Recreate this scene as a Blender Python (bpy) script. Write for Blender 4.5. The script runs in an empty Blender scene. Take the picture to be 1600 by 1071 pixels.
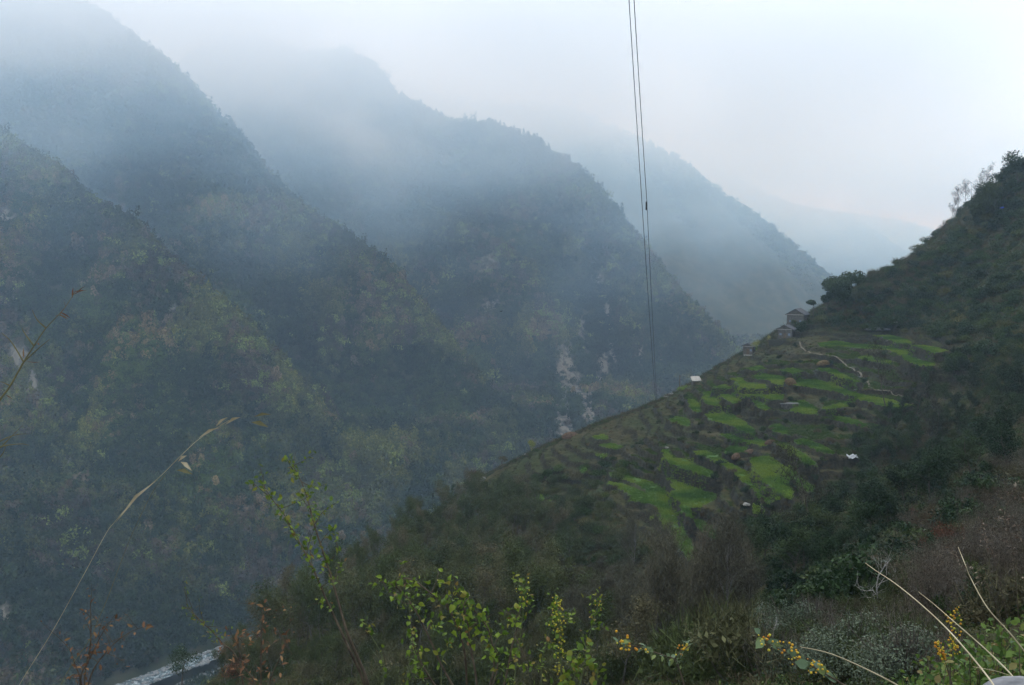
import bpy, math, random
import numpy as np
from mathutils import Vector, Matrix, noise as mnoise

random.seed(7)
rng = np.random.default_rng(7)
S = bpy.context.scene
COL = S.collection

# ---------------------------------------------------------------- camera
F = 1386.0                       # focal length in pixels of the 1600 px photograph
PITCH = math.atan(135.5 / F)
cam_d = bpy.data.cameras.new('camera')
cam = bpy.data.objects.new('camera', cam_d)
COL.objects.link(cam)
cam.location = (0, 0, 0)
cam.rotation_euler = (math.pi / 2 - PITCH, 0, 0)
cam_d.sensor_width = 36
cam_d.lens = 36 * F / 1600
cam_d.clip_start = 0.05
cam_d.clip_end = 40000
S.camera = cam

# ---------------------------------------------------------------- light
SUN_EL, SUN_AZ = math.radians(58), math.radians(35)      # azimuth measured from +Y towards +X
W = bpy.data.worlds.new('World'); S.world = W; W.use_nodes = True
wn = W.node_tree; wn.nodes.clear()
def N(t, typ, **kw):
    n = t.nodes.new(typ)
    for k, v in kw.items(): setattr(n, k, v)
    return n
sky = N(wn, 'ShaderNodeTexSky', sky_type='NISHITA', sun_disc=False)
sky.sun_elevation = SUN_EL; sky.sun_rotation = SUN_AZ
sky.air_density = 1.5; sky.dust_density = 3.0
# overcast deck: pale cloud colour with soft large variations, brighter around the veiled sun
tc = N(wn, 'ShaderNodeTexCoord')
ns = N(wn, 'ShaderNodeTexNoise'); ns.inputs['Scale'].default_value = 2.2; ns.inputs['Detail'].default_value = 5; ns.inputs['Roughness'].default_value = 0.5
wn.links.new(tc.outputs['Generated'], ns.inputs['Vector'])
ramp = N(wn, 'ShaderNodeValToRGB')
CLOUD_A, CLOUD_B = (8.6, 10.6, 13.0, 1), (12.6, 14.6, 16.9, 1)
ramp.color_ramp.elements[0].position = 0.33; ramp.color_ramp.elements[0].color = (0, 0, 0, 1)
ramp.color_ramp.elements[1].position = 0.68; ramp.color_ramp.elements[1].color = (1, 1, 1, 1)
wn.links.new(ns.outputs['Fac'], ramp.inputs['Fac'])
dot = N(wn, 'ShaderNodeVectorMath', operation='DOT_PRODUCT')
nrm = N(wn, 'ShaderNodeVectorMath', operation='NORMALIZE')
wn.links.new(tc.outputs['Generated'], nrm.inputs[0])
wn.links.new(nrm.outputs[0], dot.inputs[0])
dot.inputs[1].default_value = (math.sin(SUN_AZ) * math.cos(SUN_EL), math.cos(SUN_AZ) * math.cos(SUN_EL), math.sin(SUN_EL))
mr = N(wn, 'ShaderNodeMapRange'); mr.inputs['From Min'].default_value = -0.2; mr.inputs['From Max'].default_value = 1.0
mr.inputs['To Min'].default_value = 0.85; mr.inputs['To Max'].default_value = 1.12
wn.links.new(dot.outputs['Value'], mr.inputs['Value'])
mc = N(wn, 'ShaderNodeMix', data_type='RGBA')
mc.inputs[6].default_value = CLOUD_A; mc.inputs[7].default_value = CLOUD_B
wn.links.new(ramp.outputs['Color'], mc.inputs[0])
mul = N(wn, 'ShaderNodeVectorMath', operation='SCALE')
wn.links.new(mc.outputs[2], mul.inputs[0]); wn.links.new(mr.outputs[0], mul.inputs['Scale'])
mx = N(wn, 'ShaderNodeMix', data_type='RGBA'); mx.inputs[0].default_value = 0.9
wn.links.new(sky.outputs[0], mx.inputs[6]); wn.links.new(mul.outputs[0], mx.inputs[7])
bg = N(wn, 'ShaderNodeBackground'); bg.inputs['Strength'].default_value = 0.1
wn.links.new(mx.outputs[2], bg.inputs['Color'])
wo = N(wn, 'ShaderNodeOutputWorld'); wn.links.new(bg.outputs[0], wo.inputs['Surface'])

sun_d = bpy.data.lights.new('sun', 'SUN'); sun = bpy.data.objects.new('sun', sun_d); COL.objects.link(sun)
sun_d.energy = 1.1; sun_d.angle = math.radians(25); sun_d.color = (1.0, 0.96, 0.9)
sun.rotation_euler = (math.pi / 2 - SUN_EL, 0, -SUN_AZ + math.pi)

S.view_settings.view_transform = 'Standard'; S.view_settings.look = 'None'
S.view_settings.exposure = 0.8; S.view_settings.gamma = 1.0; S.view_settings.use_curve_mapping = False
S.render.engine = 'CYCLES'
S.cycles.volume_bounces = 4
S.cycles.max_bounces = 5; S.cycles.diffuse_bounces = 2; S.cycles.transparent_max_bounces = 6
S.cycles.use_adaptive_sampling = True; S.cycles.adaptive_threshold = 0.01
S.cycles.use_denoising = True

# ---------------------------------------------------------------- projection helpers
ca, sa = math.cos(PITCH), math.sin(PITCH)
def ray(px, py):
    u = (np.asarray(px, float) - 800) / F; v = -(np.asarray(py, float) - 535.5) / F
    return np.stack([u, ca + v * sa, v * ca - sa], -1)
def at(px, py, D):
    r = ray(px, py); return r * (np.asarray(D, float) / r[..., 1])[..., None]
def at_z(px, py, z):
    r = ray(px, py); return r * (z / r[..., 2])[..., None]
def proj(P):
    x, y, z = P[..., 0], P[..., 1], P[..., 2]
    fz = y * ca - z * sa; v = (y * sa + z * ca) / fz
    return 800 + F * x / fz, 535.5 - F * v

# ---------------------------------------------------------------- noise (vectorised value noise)
_perm = rng.permutation(1024); _val = rng.random(1024) * 2 - 1
def vnoise(x, y, s=0):
    xi = np.floor(x).astype(int); yi = np.floor(y).astype(int); fx = x - xi; fy = y - yi
    fx = fx * fx * fx * (fx * (fx * 6 - 15) + 10); fy = fy * fy * fy * (fy * (fy * 6 - 15) + 10)
    def h(a, b): return _val[_perm[(_perm[(a + s * 37) & 1023] + b) & 1023]]
    a = h(xi, yi); b = h(xi + 1, yi); c = h(xi, yi + 1); d = h(xi + 1, yi + 1)
    return (a * (1 - fx) + b * fx) * (1 - fy) + (c * (1 - fx) + d * fx) * fy
def fbm(x, y, o=4, s=0, g=0.5):
    r = 0; a = 1; t = 0
    for i in range(o): r = r + a * vnoise(x * 2 ** i + 17.3 * i, y * 2 ** i - 9.1 * i, s + i); t += a; a *= g
    return r / t
def ridged(x, y, o=4, s=0):
    r = 0; a = 1; t = 0
    for i in range(o): r = r + a * (1 - np.abs(vnoise(x * 2 ** i + 7.7 * i, y * 2 ** i + 3.1 * i, s + i)) * 2); t += a; a *= 0.5
    return r / t
def sstep(a, b, x):
    t = np.clip((x - a) / (b - a), 0, 1); return t * t * (3 - 2 * t)

# ---------------------------------------------------------------- mesh helpers
def mesh_np(name, V, Fc, mat=None, smooth=False, attrs=None):
    """V (n,3), Fc (m,k) all the same size"""
    me = bpy.data.meshes.new(name)
    V = np.asarray(V, np.float32); Fc = np.asarray(Fc, np.int32)
    me.vertices.add(len(V)); me.vertices.foreach_set('co', V.ravel())
    m, k = Fc.shape
    me.loops.add(m * k); me.loops.foreach_set('vertex_index', Fc.ravel())
    me.polygons.add(m); me.polygons.foreach_set('loop_start', np.arange(m, dtype=np.int32) * k)
    me.update(calc_edges=True)
    if smooth: me.polygons.foreach_set('use_smooth', np.ones(m, bool))
    for an, av in (attrs or {}).items():
        a = me.attributes.new(an, 'FLOAT', 'POINT'); a.data.foreach_set('value', np.asarray(av, np.float32))
    if mat: me.materials.append(mat)
    return me
def link(name, me, parent=None, loc=None, **props):
    o = bpy.data.objects.new(name, me); COL.objects.link(o)
    if parent: o.parent = parent
    if loc is not None: o.location = loc
    for k, v in props.items(): o[k] = v
    return o
def grid_faces(nr, nc):
    i = np.arange(nr * nc).reshape(nr, nc)
    return np.stack([i[:-1, :-1], i[:-1, 1:], i[1:, 1:], i[1:, :-1]], -1).reshape(-1, 4)

# ---------------------------------------------------------------- materials
def new_mat(name):
    m = bpy.data.materials.new(name); m.use_nodes = True
    t = m.node_tree; t.nodes.clear()
    o = N(t, 'ShaderNodeOutputMaterial'); b = N(t, 'ShaderNodeBsdfPrincipled')
    b.inputs['Roughness'].default_value = 0.85; b.inputs['Specular IOR Level'].default_value = 0.08
    t.links.new(b.outputs[0], o.inputs['Surface'])
    return m, t, b
def c4(c): return (*c, 1) if len(c) == 3 else c
def set_ramp(r, stops):
    e = r.color_ramp.elements
    while len(e) > 1: e.remove(e[-1])
    e[0].position = stops[0][0]; e[0].color = c4(stops[0][1])
    for p, c in stops[1:]:
        n = e.new(p); n.color = c4(c)
def noise_mat(name, stops, scale=3.0, rough=0.85, detail=4, bump=0.0, bscale=None, coords='Object'):
    m, t, b = new_mat(name)
    tcn = N(t, 'ShaderNodeTexCoord'); n = N(t, 'ShaderNodeTexNoise'); n.inputs['Scale'].default_value = scale; n.inputs['Detail'].default_value = detail
    r = N(t, 'ShaderNodeValToRGB'); set_ramp(r, stops)
    t.links.new(tcn.outputs[coords], n.inputs['Vector']); t.links.new(n.outputs['Fac'], r.inputs[0]); t.links.new(r.outputs[0], b.inputs['Base Color'])
    b.inputs['Roughness'].default_value = rough
    if bump:
        n2 = N(t, 'ShaderNodeTexNoise'); n2.inputs['Scale'].default_value = bscale or scale * 3; n2.inputs['Detail'].default_value = 6
        t.links.new(tcn.outputs[coords], n2.inputs['Vector'])
        bp = N(t, 'ShaderNodeBump'); bp.inputs['Strength'].default_value = bump
        t.links.new(n2.outputs['Fac'], bp.inputs['Height']); t.links.new(bp.outputs[0], b.inputs['Normal'])
    return m
def random_mat(name, stops, hue=0.0, rough=0.8, transl=0.0, macro=None):
    """colour picked per instance (Object Info random), with a small leaf-to-leaf variation"""
    m, t, b = new_mat(name)
    oi = N(t, 'ShaderNodeObjectInfo'); r = N(t, 'ShaderNodeValToRGB'); set_ramp(r, stops)
    t.links.new(oi.outputs['Random'], r.inputs[0])
    g = N(t, 'ShaderNodeNewGeometry')
    mp = N(t, 'ShaderNodeMapRange'); mp.inputs['To Min'].default_value = 0.6; mp.inputs['To Max'].default_value = 1.45
    t.links.new(g.outputs['Random Per Island'], mp.inputs['Value'])
    sc = N(t, 'ShaderNodeVectorMath', operation='SCALE')
    t.links.new(r.outputs[0], sc.inputs[0]); t.links.new(mp.outputs[0], sc.inputs['Scale'])
    if macro:
        nn = N(t, 'ShaderNodeTexNoise'); nn.inputs['Scale'].default_value = macro; nn.inputs['Detail'].default_value = 5; t.links.new(g.outputs['Position'], nn.inputs['Vector'])
        rr = N(t, 'ShaderNodeValToRGB'); set_ramp(rr, [(.32,(.42,.45,.42)),(.47,(.85,.85,.85)),(.58,(1.5,1.35,1.0)),(.70,(2.3,2.1,1.1))]); t.links.new(nn.outputs['Fac'], rr.inputs[0])
        vm = N(t, 'ShaderNodeVectorMath', operation='MULTIPLY'); t.links.new(sc.outputs[0], vm.inputs[0]); t.links.new(rr.outputs[0], vm.inputs[1]); sc = vm
    t.links.new(sc.outputs[0], b.inputs['Base Color']); b.inputs['Roughness'].default_value = rough
    if transl:
        tr = N(t, 'ShaderNodeBsdfTranslucent'); t.links.new(sc.outputs[0], tr.inputs['Color'])
        ms = N(t, 'ShaderNodeMixShader'); ms.inputs[0].default_value = transl
        o = [n for n in t.nodes if n.type == 'OUTPUT_MATERIAL'][0]
        t.links.new(b.outputs[0], ms.inputs[1]); t.links.new(tr.outputs[0], ms.inputs[2]); t.links.new(ms.outputs[0], o.inputs['Surface'])
    return m

# ================================================================= NEAR HILLSIDE HEIGHTFIELD
sky_near = [(1640,225,330),(1600,262,330),(1530,315,330),(1480,372,327),(1450,395,325),(1400,415,320),(1350,445,315),(1290,483,305),(1240,508,300),
            (1165,552,293),(1120,577,288),(1080,600,283),(1000,640,276),(940,662,272),(900,680,270),(850,702,267),(800,722,265),(740,757,262)]
body = [(1550,600,190),(1550,500,235),(1600,400,255),(1500,450,285),(1450,650,195),(1600,700,110),(1600,600,165),(1500,730,173),(1400,790,171),(1300,835,167),
        (1200,900,161),(1100,935,162),(1010,900,165),(1600,850,45),(1500,850,60),(1400,860,75),(1500,950,30),(1300,950,48),(1300,1071,24),(1100,1071,30),
        (1200,950,72),(1100,1000,62),(900,1000,88),(800,1071,62),(600,1071,72),(600,1000,104),(500,970,132),(700,860,176),(800,860,178),(900,860,178),
        (900,780,215),(800,780,228),(700,795,228),(640,835,205),(560,905,170),(450,970,142),(400,1020,125),(330,1080,105),
        (1070,770,187),(1150,735,192),(1160,686,213),(1220,745,175),(1245,708,184),(1255,637,225),(1390,545,268),(1458,572,233),(1310,590,242),
        (1000,760,203),(1103,884,152),(980,700,235),(1040,655,245),(1430,636,216)]
P = [at(*s) for s in sky_near] + [at(*s) for s in body]
for i, s in enumerate(sky_near):                       # the far side of the ridge falls away
    p = at(*s); P += [p + np.array([-14, 34, -26]), p + np.array([-40, 100, -95]), ]
for q, d in (((640,835,205),1),((560,905,170),1),((450,970,142),1),((400,1020,125),1),((330,1080,105),1),((700,795,228),1)):
    p = at(*q); P += [p + np.array([-28, 24, -32]), p + np.array([-85, 70, -100])]
P += [np.array(v, float) for v in [(0,0,-1.7),(5,-3,-1.5),(0,6,-5.2),(10,6,-3.6),(4,3.5,-2.5),(0,15,-9.5),(-20,10,-15),(-60,30,-52),(-110,60,-100),(0,-30,0),(40,-30,6),(30,5,2),(70,40,8),
      (120,100,12),(170,170,30),(-40,-20,-20),(-100,-20,-60),(230,300,60),(260,200,60),(-20,60,-38),(230,380,20)]]
P = np.array(P)
P = P[np.isfinite(P).all(1)]

def tps_fit(P, lam):
    X = P[:, :2] / 100.0; n = len(X)
    r2 = ((X[:, None] - X[None]) ** 2).sum(-1)
    K = np.where(r2 > 0, r2 * np.log(np.maximum(r2, 1e-12)), 0)
    K[np.arange(n), np.arange(n)] += lam
    A = np.zeros((n + 3, n + 3)); A[:n, :n] = K; A[:n, n] = 1; A[:n, n + 1:] = X; A[n:, :n] = A[:n, n:].T
    b = np.zeros(n + 3); b[:n] = P[:, 2]
    return X, np.linalg.solve(A, b)
def tps_eval(fit, x, y):
    X, w = fit; sh = np.shape(x); q = np.stack([np.ravel(x), np.ravel(y)], -1) / 100.0
    out = np.empty(len(q)); n = len(X)
    for i in range(0, len(q), 40000):
        c = q[i:i + 40000]; r2 = ((c[:, None] - X[None]) ** 2).sum(-1)
        out[i:i + 40000] = (r2 * np.log(np.maximum(r2, 1e-12))) @ w[:n] + w[n] + c @ w[n + 1:]
    return out.reshape(sh)

# green terrace fields, outlines of the level plots
FIELDS = [
 ('long bright green plot sweeping from the dry bank down to the gully at the foot of the terraces',[(954,739),(969,741),(990,747),(1012,752),(1026,760),(1042,770),(1050,784),(1055,797),(1059,812),(1067,823),(1072,839),(1086,860),(1102,878),(1103,886),(1092,884),(1075,872),(1064,854),(1050,836),(1040,821),(1032,806),(1020,786),(1012,765),(990,756),(970,750),(955,745)]),
 ('lowest left green plot, forked strip beside the bare thicket',[(951,753),(973,757),(993,764),(1006,770),(1014,780),(1016,788),(1004,785),(986,783),(987,775),(982,770),(968,762),(952,758)]),
 ('broad green plot spreading below a dark bank in the lower middle of the terraces',[(1029,732),(1043,731),(1054,742),(1063,750),(1085,759),(1102,766),(1119,774),(1113,782),(1096,789),(1087,805),(1082,809),(1068,800),(1066,788),(1056,774),(1052,757),(1040,743)]),
 ('short green strip under the grey dry bank at the foot of the terraces',[(1083,813),(1100,815),(1114,828),(1122,838),(1120,843),(1106,839),(1092,827)]),
 ('narrow bent green strip above the broad lower plot',[(1035,703),(1043,703),(1052,717),(1074,719),(1084,727),(1102,732),(1116,739),(1122,746),(1109,745),(1090,738),(1074,733),(1052,725),(1040,717)]),
 ('longest diagonal green strip ending at the yellow shrub by the gully',[(1084,707),(1100,705),(1117,711),(1135,722),(1149,729),(1166,740),(1175,746),(1183,759),(1202,769),(1217,782),(1217,791),(1205,788),(1186,772),(1174,760),(1159,748),(1140,734),(1118,720),(1103,714)]),
 ('wide pale green plot split by a dark bank, right of the orange rubble bank',[(1174,717),(1199,714),(1217,726),(1242,734),(1248,748),(1266,759),(1271,768),(1260,766),(1239,757),(1229,753),(1236,771),(1228,779),(1214,766),(1199,754),(1183,737)]),
 ('curved green strip just above the wide pale plot',[(1214,695),(1231,695),(1254,709),(1273,722),(1274,728),(1263,725),(1245,714),(1229,705)]),
 ('thin green strip nearest the white sheet at the edge of the dark trees',[(1242,688),(1254,686),(1277,694),(1299,705),(1303,711),(1291,709),(1269,699),(1246,693)]),
 ('green strip running down to the orange rubble bank',[(1126,679),(1158,681),(1184,687),(1198,691),(1195,699),(1183,695),(1162,691),(1140,686)]),
 ('small green plot left of the orange rubble bank',[(1135,703),(1146,698),(1166,701),(1164,707),(1148,708),(1131,709)]),
 ('bright yellow green plot in the centre of the terraces',[(1104,648),(1126,644),(1139,648),(1158,656),(1167,664),(1178,672),(1170,676),(1153,669),(1136,663),(1111,656)]),
 ('small rounded green plot beside the path end near the ridge',[(1075,624),(1083,624),(1092,631),(1096,641),(1090,645),(1081,640)]),
 ('leftmost small green plot under the ridge, above dark scrub',[(1044,656),(1060,652),(1075,656),(1077,667),(1061,662)]),
 ('squarish green plot beside the rounded plot near the ridge',[(1101,613),(1114,612),(1125,626),(1121,633),(1108,634),(1101,626)]),
 ('long level green strip across the upper middle of the terraces',[(1118,605),(1133,602),(1158,613),(1192,616),(1223,617),(1223,625),(1192,624),(1164,621),(1142,612)]),
 ('short yellowish strip tucked under the long level strip',[(1126,616),(1140,617),(1158,628),(1147,630),(1133,623)]),
 ('stepped green strip left below the domed haystack',[(1144,592),(1158,591),(1163,598),(1196,602),(1195,607),(1164,606),(1153,599)]),
 ('green plot directly beside the domed haystack',[(1170,589),(1195,585),(1223,589),(1221,602),(1209,600),(1203,594),(1178,592)]),
 ('faint small green plot high on the left of the terraces',[(1167,577),(1186,572),(1196,576),(1181,579)]),
 ('green plot above the domed haystack',[(1219,579),(1241,576),(1258,583),(1252,588),(1241,585)]),
 ('topmost long curving green strip above the footpath',[(1280,537),(1307,534),(1334,538),(1368,540),(1401,544),(1416,549),(1430,561),(1458,566),(1458,573),(1425,568),(1408,556),(1394,548),(1344,545),(1310,541),(1284,542)]),
 ('small high green strip below the grey cut brush',[(1366,525),(1391,524),(1416,531),(1424,539),(1405,535),(1384,530)]),
 ('far right high green strip running into the dark bushes',[(1426,541),(1445,540),(1482,549),(1462,551)]),
 ('green strip right of the footpath under the topmost long strip',[(1341,560),(1354,557),(1381,563),(1399,567),(1384,570),(1361,564)]),
 ('olive green strip along the lower side of the footpath',[(1278,577),(1295,575),(1320,588),(1342,597),(1337,601),(1315,593),(1294,583)]),
 ('very long green strip below the footpath bend passing behind the thin dark tree',[(1232,600),(1255,594),(1283,596),(1319,609),(1344,618),(1388,624),(1428,635),(1404,639),(1367,631),(1331,620),(1294,609),(1260,605)]),
 ('green plot beside the stone platform in the centre right',[(1237,628),(1255,626),(1269,634),(1276,648),(1262,647),(1234,642),(1245,637)]),
 ('small round green plot below the stone platform',[(1203,669),(1214,663),(1228,669),(1230,679),(1217,675)]),
 ('small green plot left of the stone platform',[(1177,628),(1192,632),(1201,638),(1196,642),(1184,637)]),
 ('slim green strip with a pale bank below, right of centre',[(1290,653),(1300,649),(1327,654),(1354,664),(1347,668),(1324,661)]),
 ('thread thin green strip under the very long strip',[(1285,639),(1305,633),(1330,628),(1334,631),(1310,637)]),
 ('tiny green plot among the dry terraces on the left spur',[(926,683),(942,679),(952,687),(940,688)]),
 ('faint green strip below the small high dry terraces on the left spur',[(935,697),(955,693),(975,699),(960,703)]),
]
fit = tps_fit(P, 0.002)
def hit(fit, px, py, lo=20, hi=420, n=500):
    """first point where the view ray meets the hillside"""
    r = ray(px, py); r = r / r[1]; t = np.linspace(lo, hi, n)
    h = tps_eval(fit, r[0] * t, r[1] * t); d = r[2] * t - h
    k = np.argmax(d < 0)
    if d[k] >= 0: return None
    t0 = t[k] if k == 0 else t[k - 1] + (t[k] - t[k - 1]) * d[k - 1] / (d[k - 1] - d[k])
    return r * t0
for it in range(3):
    flats = []; extra = []
    for lab, pg in FIELDS:
        c = np.mean(pg, 0); h = hit(fit, c[0], c[1], 100, 330)
        if h is None: print('no hit', lab); h = at(c[0], c[1], 250)
        z = h[2] + .45; w = at_z(np.array(pg)[:, 0], np.array(pg)[:, 1], z)
        flats.append((z, w)); extra += [p for p in w[::2]] + [w.mean(0)]
    fit = tps_fit(np.vstack([P, np.array(extra)]), 0.006)

GX0, GX1, GY0, GY1, GS = -120.0, 250.0, -14.0, 400.0, 0.54
gx = np.arange(GX0, GX1, GS); gy = np.arange(GY0, GY1, GS)
XX, YY = np.meshgrid(gx, gy)
# evaluate the smooth field on a coarse grid and upsample bilinearly
cx = np.linspace(GX0, GX1, 186); cy = np.linspace(GY0, GY1, 208)
CX, CY = np.meshgrid(cx, cy); CH = tps_eval(fit, CX, CY)
def bil(x, y, A, x0, dx, y0, dy):
    fx = np.clip((x - x0) / dx, 0, A.shape[1] - 1.001); fy = np.clip((y - y0) / dy, 0, A.shape[0] - 1.001)
    i = fx.astype(int); j = fy.astype(int); fx = fx - i; fy = fy - j
    return (A[j, i] * (1 - fx) + A[j, i + 1] * fx) * (1 - fy) + (A[j + 1, i] * (1 - fx) + A[j + 1, i + 1] * fx) * fy
def H0(x, y): return bil(np.asarray(x, float), np.asarray(y, float), CH, GX0, cx[1] - cx[0], GY0, cy[1] - cy[0])
H = H0(XX, YY)
H = H + 0.5 * fbm(XX / 14, YY / 14, 3, 3)

def poly_sd(x, y, poly):
    """signed distance to polygon, negative inside"""
    d = np.full(x.shape, 1e9); ins = np.zeros(x.shape, bool); n = len(poly)
    for i in range(n):
        ax, ay = poly[i - 1][:2]; bx, by = poly[i][:2]
        ex, ey = bx - ax, by - ay; L = ex * ex + ey * ey + 1e-9
        t = np.clip(((x - ax) * ex + (y - ay) * ey) / L, 0, 1)
        d = np.minimum(d, np.hypot(x - ax - t * ex, y - ay - t * ey))
        c = (ay > y) != (by > y)
        ins ^= c & (x < (bx - ax) * (y - ay) / (by - ay + 1e-12) + ax)
    return np.where(ins, -d, d)
# terraced zone (pixels of the outline, seen from the camera) turned into a world area
zone_px = [(1480,530),(1400,512),(1300,520),(1240,512),(1165,553),(1080,600),(1000,641),(900,682),(800,724),(745,758),(800,760),(880,735),(950,775),(1000,800),(1060,880),(1105,905),(1180,840),(1250,800),(1310,730),(1370,670),(1450,640),(1500,590)]
zone = np.array([h for h in (hit(fit, *q) for q in zone_px) if h is not None])
zsd = poly_sd(XX, YY, zone)
zmask = 1 - sstep(-2, 8, zsd + 3 * fbm(XX / 9, YY / 9, 2, 11))
STEP = 1.8
hw = (H + 1.5 * fbm(XX / 26, YY / 26, 2, 5) + .7 * fbm(XX / 9, YY / 9, 2, 6)) / STEP
fr = hw - np.floor(hw)
tread = np.floor(hw) + sstep(0.66, 0.96, fr) + 0.06 * fr
ter = (tread - hw) * STEP - .45
zone_attr = zmask.copy()
zmask = zmask * (.7 + .3 * sstep(-.25, .2, fbm(XX / 30, YY / 30, 2, 14)))
H = H + ter * zmask
field_id = np.full(XX.shape, -1); riser = np.clip(np.gradient(tread, axis=0) ** 2 + np.gradient(tread, axis=1) ** 2, 0, 1)
for k, (z, w) in enumerate(flats):
    x0, x1, y0, y1 = w[:, 0].min() - 4, w[:, 0].max() + 4, w[:, 1].min() - 4, w[:, 1].max() + 4
    i0, i1 = np.searchsorted(gx, [x0, x1]); j0, j1 = np.searchsorted(gy, [y0, y1])
    sl = (slice(j0, j1), slice(i0, i1)); x = XX[sl]; y = YY[sl]
    sd = poly_sd(x, y, w) + 0.3 * vnoise(x / 2.1, y / 2.1, 21) - .35
    wgt = 1 - sstep(0.1, 0.9, sd)
    zz = z + 0.10 * vnoise(x / 6, y / 6, 8)
    H[sl] = H[sl] * (1 - wgt) + zz * wgt
    f = field_id[sl]; f[sd < -0.1] = k; field_id[sl] = f
rough = 0.42 * fbm(XX / 2.2, YY / 2.2, 3, 30) + 0.22 * np.abs(vnoise(XX / 1.1, YY / 1.1, 31))
H = H + np.where(field_id >= 0, 0.05, 1.0) * rough
def HN(x, y): return bil(np.asarray(x, float), np.asarray(y, float), H, GX0, GS, GY0, GS)
def hitN(px, py, lo=3.0, hi=390, n=2600, near=True):
    r = ray(px, py); r = r / r[1]; t = np.linspace(lo, hi, n)
    ok = (r[0] * t > GX0) & (r[0] * t < GX1)
    d = np.where(ok, r[2] * t - HN(r[0] * t, r[1] * t), 1)
    k = np.argmax(d < 0)
    if d[k] >= 0: return r * t[np.argmin(np.where(t > 60, d, 99))] if near else None
    return r * t[k]
gyy, gxx = np.gradient(H, GS)
SLOPE = np.hypot(gxx, gyy)
def slope_at(x, y): return bil(np.asarray(x, float), np.asarray(y, float), SLOPE, GX0, GS, GY0, GS)
def field_at(x, y):
    i = np.clip(((x - GX0) / GS + .5).astype(int), 0, len(gx) - 1); j = np.clip(((y - GY0) / GS + .5).astype(int), 0, len(gy) - 1)
    return field_id[j, i]

# ================================================================= FAR MOUNTAINS
RZ = -260.0
river_pts = np.array([(-560,300),(-400,390)] + [tuple(at_z(*q, RZ)[:2]) for q in ((105,1120),(205,1073),(345,1020))] + [(-120,640),(-40,700),(60,780),(190,900),(330,1100),(560,1500),(1200,2600)], float)
def polydist(x, y, L):
    d = np.full(x.shape, 1e9); zz = np.zeros(x.shape)
    for i in range(len(L) - 1):
        a, b = L[i], L[i + 1]; e = b[:2] - a[:2]; t = np.clip(((x - a[0]) * e[0] + (y - a[1]) * e[1]) / (e @ e), 0, 1)
        dd = np.hypot(x - a[0] - t * e[0], y - a[1] - t * e[1])
        m = dd < d; d = np.where(m, dd, d)
        if len(a) > 2: zz = np.where(m, a[2] + t * (b[2] - a[2]), zz)
    return d, zz
def crest_h(x, y, L, k, ribs=0.0):
    """highest cone of the crest: max over segments, so a low end never pulls a high part down"""
    out = np.full(x.shape, -1e9); arc = np.zeros(x.shape); dd = np.zeros(x.shape); s0 = 0.0
    for i in range(len(L) - 1):
        a, b = L[i], L[i + 1]; e = b[:2] - a[:2]; le = math.sqrt(e @ e)
        tt = ((x - a[0]) * e[0] + (y - a[1]) * e[1]) / (e @ e); t = np.clip(tt, 0, 1)
        d = np.hypot(x - a[0] - t * e[0], y - a[1] - t * e[1]); h = a[2] + t * (b[2] - a[2]) - k * d
        m = h > out; out = np.where(m, h, out); arc = np.where(m, s0 + t * le, arc); dd = np.where(m, d, dd); s0 += le
    if ribs:
        ac = arc + 22 * fbm(x / 90, y / 90, 3, 66)
        out = out + ribs * sstep(8, 170, dd) * ((1 - 2 * np.abs(vnoise(ac / 85 + dd / 900, dd / 330 + ribs, 61))) - .3 + .45 * (1 - 2 * np.abs(vnoise(ac / 34, dd / 150, 63))))
    return out
def crest(pts): return np.array([at(*p) for p in pts])
R1 = crest([(-260,60,1180),(-120,150,1080),(0,212,985),(100,272,930),(200,337,880),(260,407,840),(350,487,800),(400,577,765),(440,647,740),(500,730,712),(580,800,690),(700,880,670)])
R1b = crest([(30,250,960),(35,420,850),(40,560,770),(95,740,690),(130,900,620)])
R2 = crest([(-260,-200,1650),(-100,-110,1540),(60,-30,1430),(150,20,1375),(250,95,1298),(300,165,1243),(350,215,1210),(420,305,1155),(520,356,1111),(600,408,1072),(650,478,1039),(700,568,1006),(740,648,973),(800,730,935)])
R2b = crest([(330,210,1221),(300,300,1133),(260,360,1078)])
R3 = crest([(250,20,1944),(400,62,1836),(480,90,1771),(540,80,1728),(580,100,1695),(620,146,1663),(700,192,1620),(770,198,1576),(830,217,1544),(900,262,1512),(930,287,1490),(950,337,1468),(980,377,1447),(1040,438,1404),(1100,488,1360),(1150,538,1317),(1220,620,1263)])
R3b = crest([(500,180,1684),(560,255,1576),(640,310,1501),(720,350,1436),(780,380,1387),(830,425,1339),(860,485,1285),(870,565,1231),(875,650,1177),(880,700,1144)])
R3c = crest([(950,337,1458),(960,430,1371),(985,520,1285),(1000,600,1220)])
CRESTS = [(R1, 1.15), (R1b, 1.15), (R2, 1.2), (R2b, 1.0), (R3, 1.35), (R3b, 1.1), (R3c, 1.35)]
near_crest = np.array([at(*s) for s in sky_near] + [at(*q) for q in ((640,835,205),(560,905,170),(450,970,142),(330,1080,105),(100,1200,70))])
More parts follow.
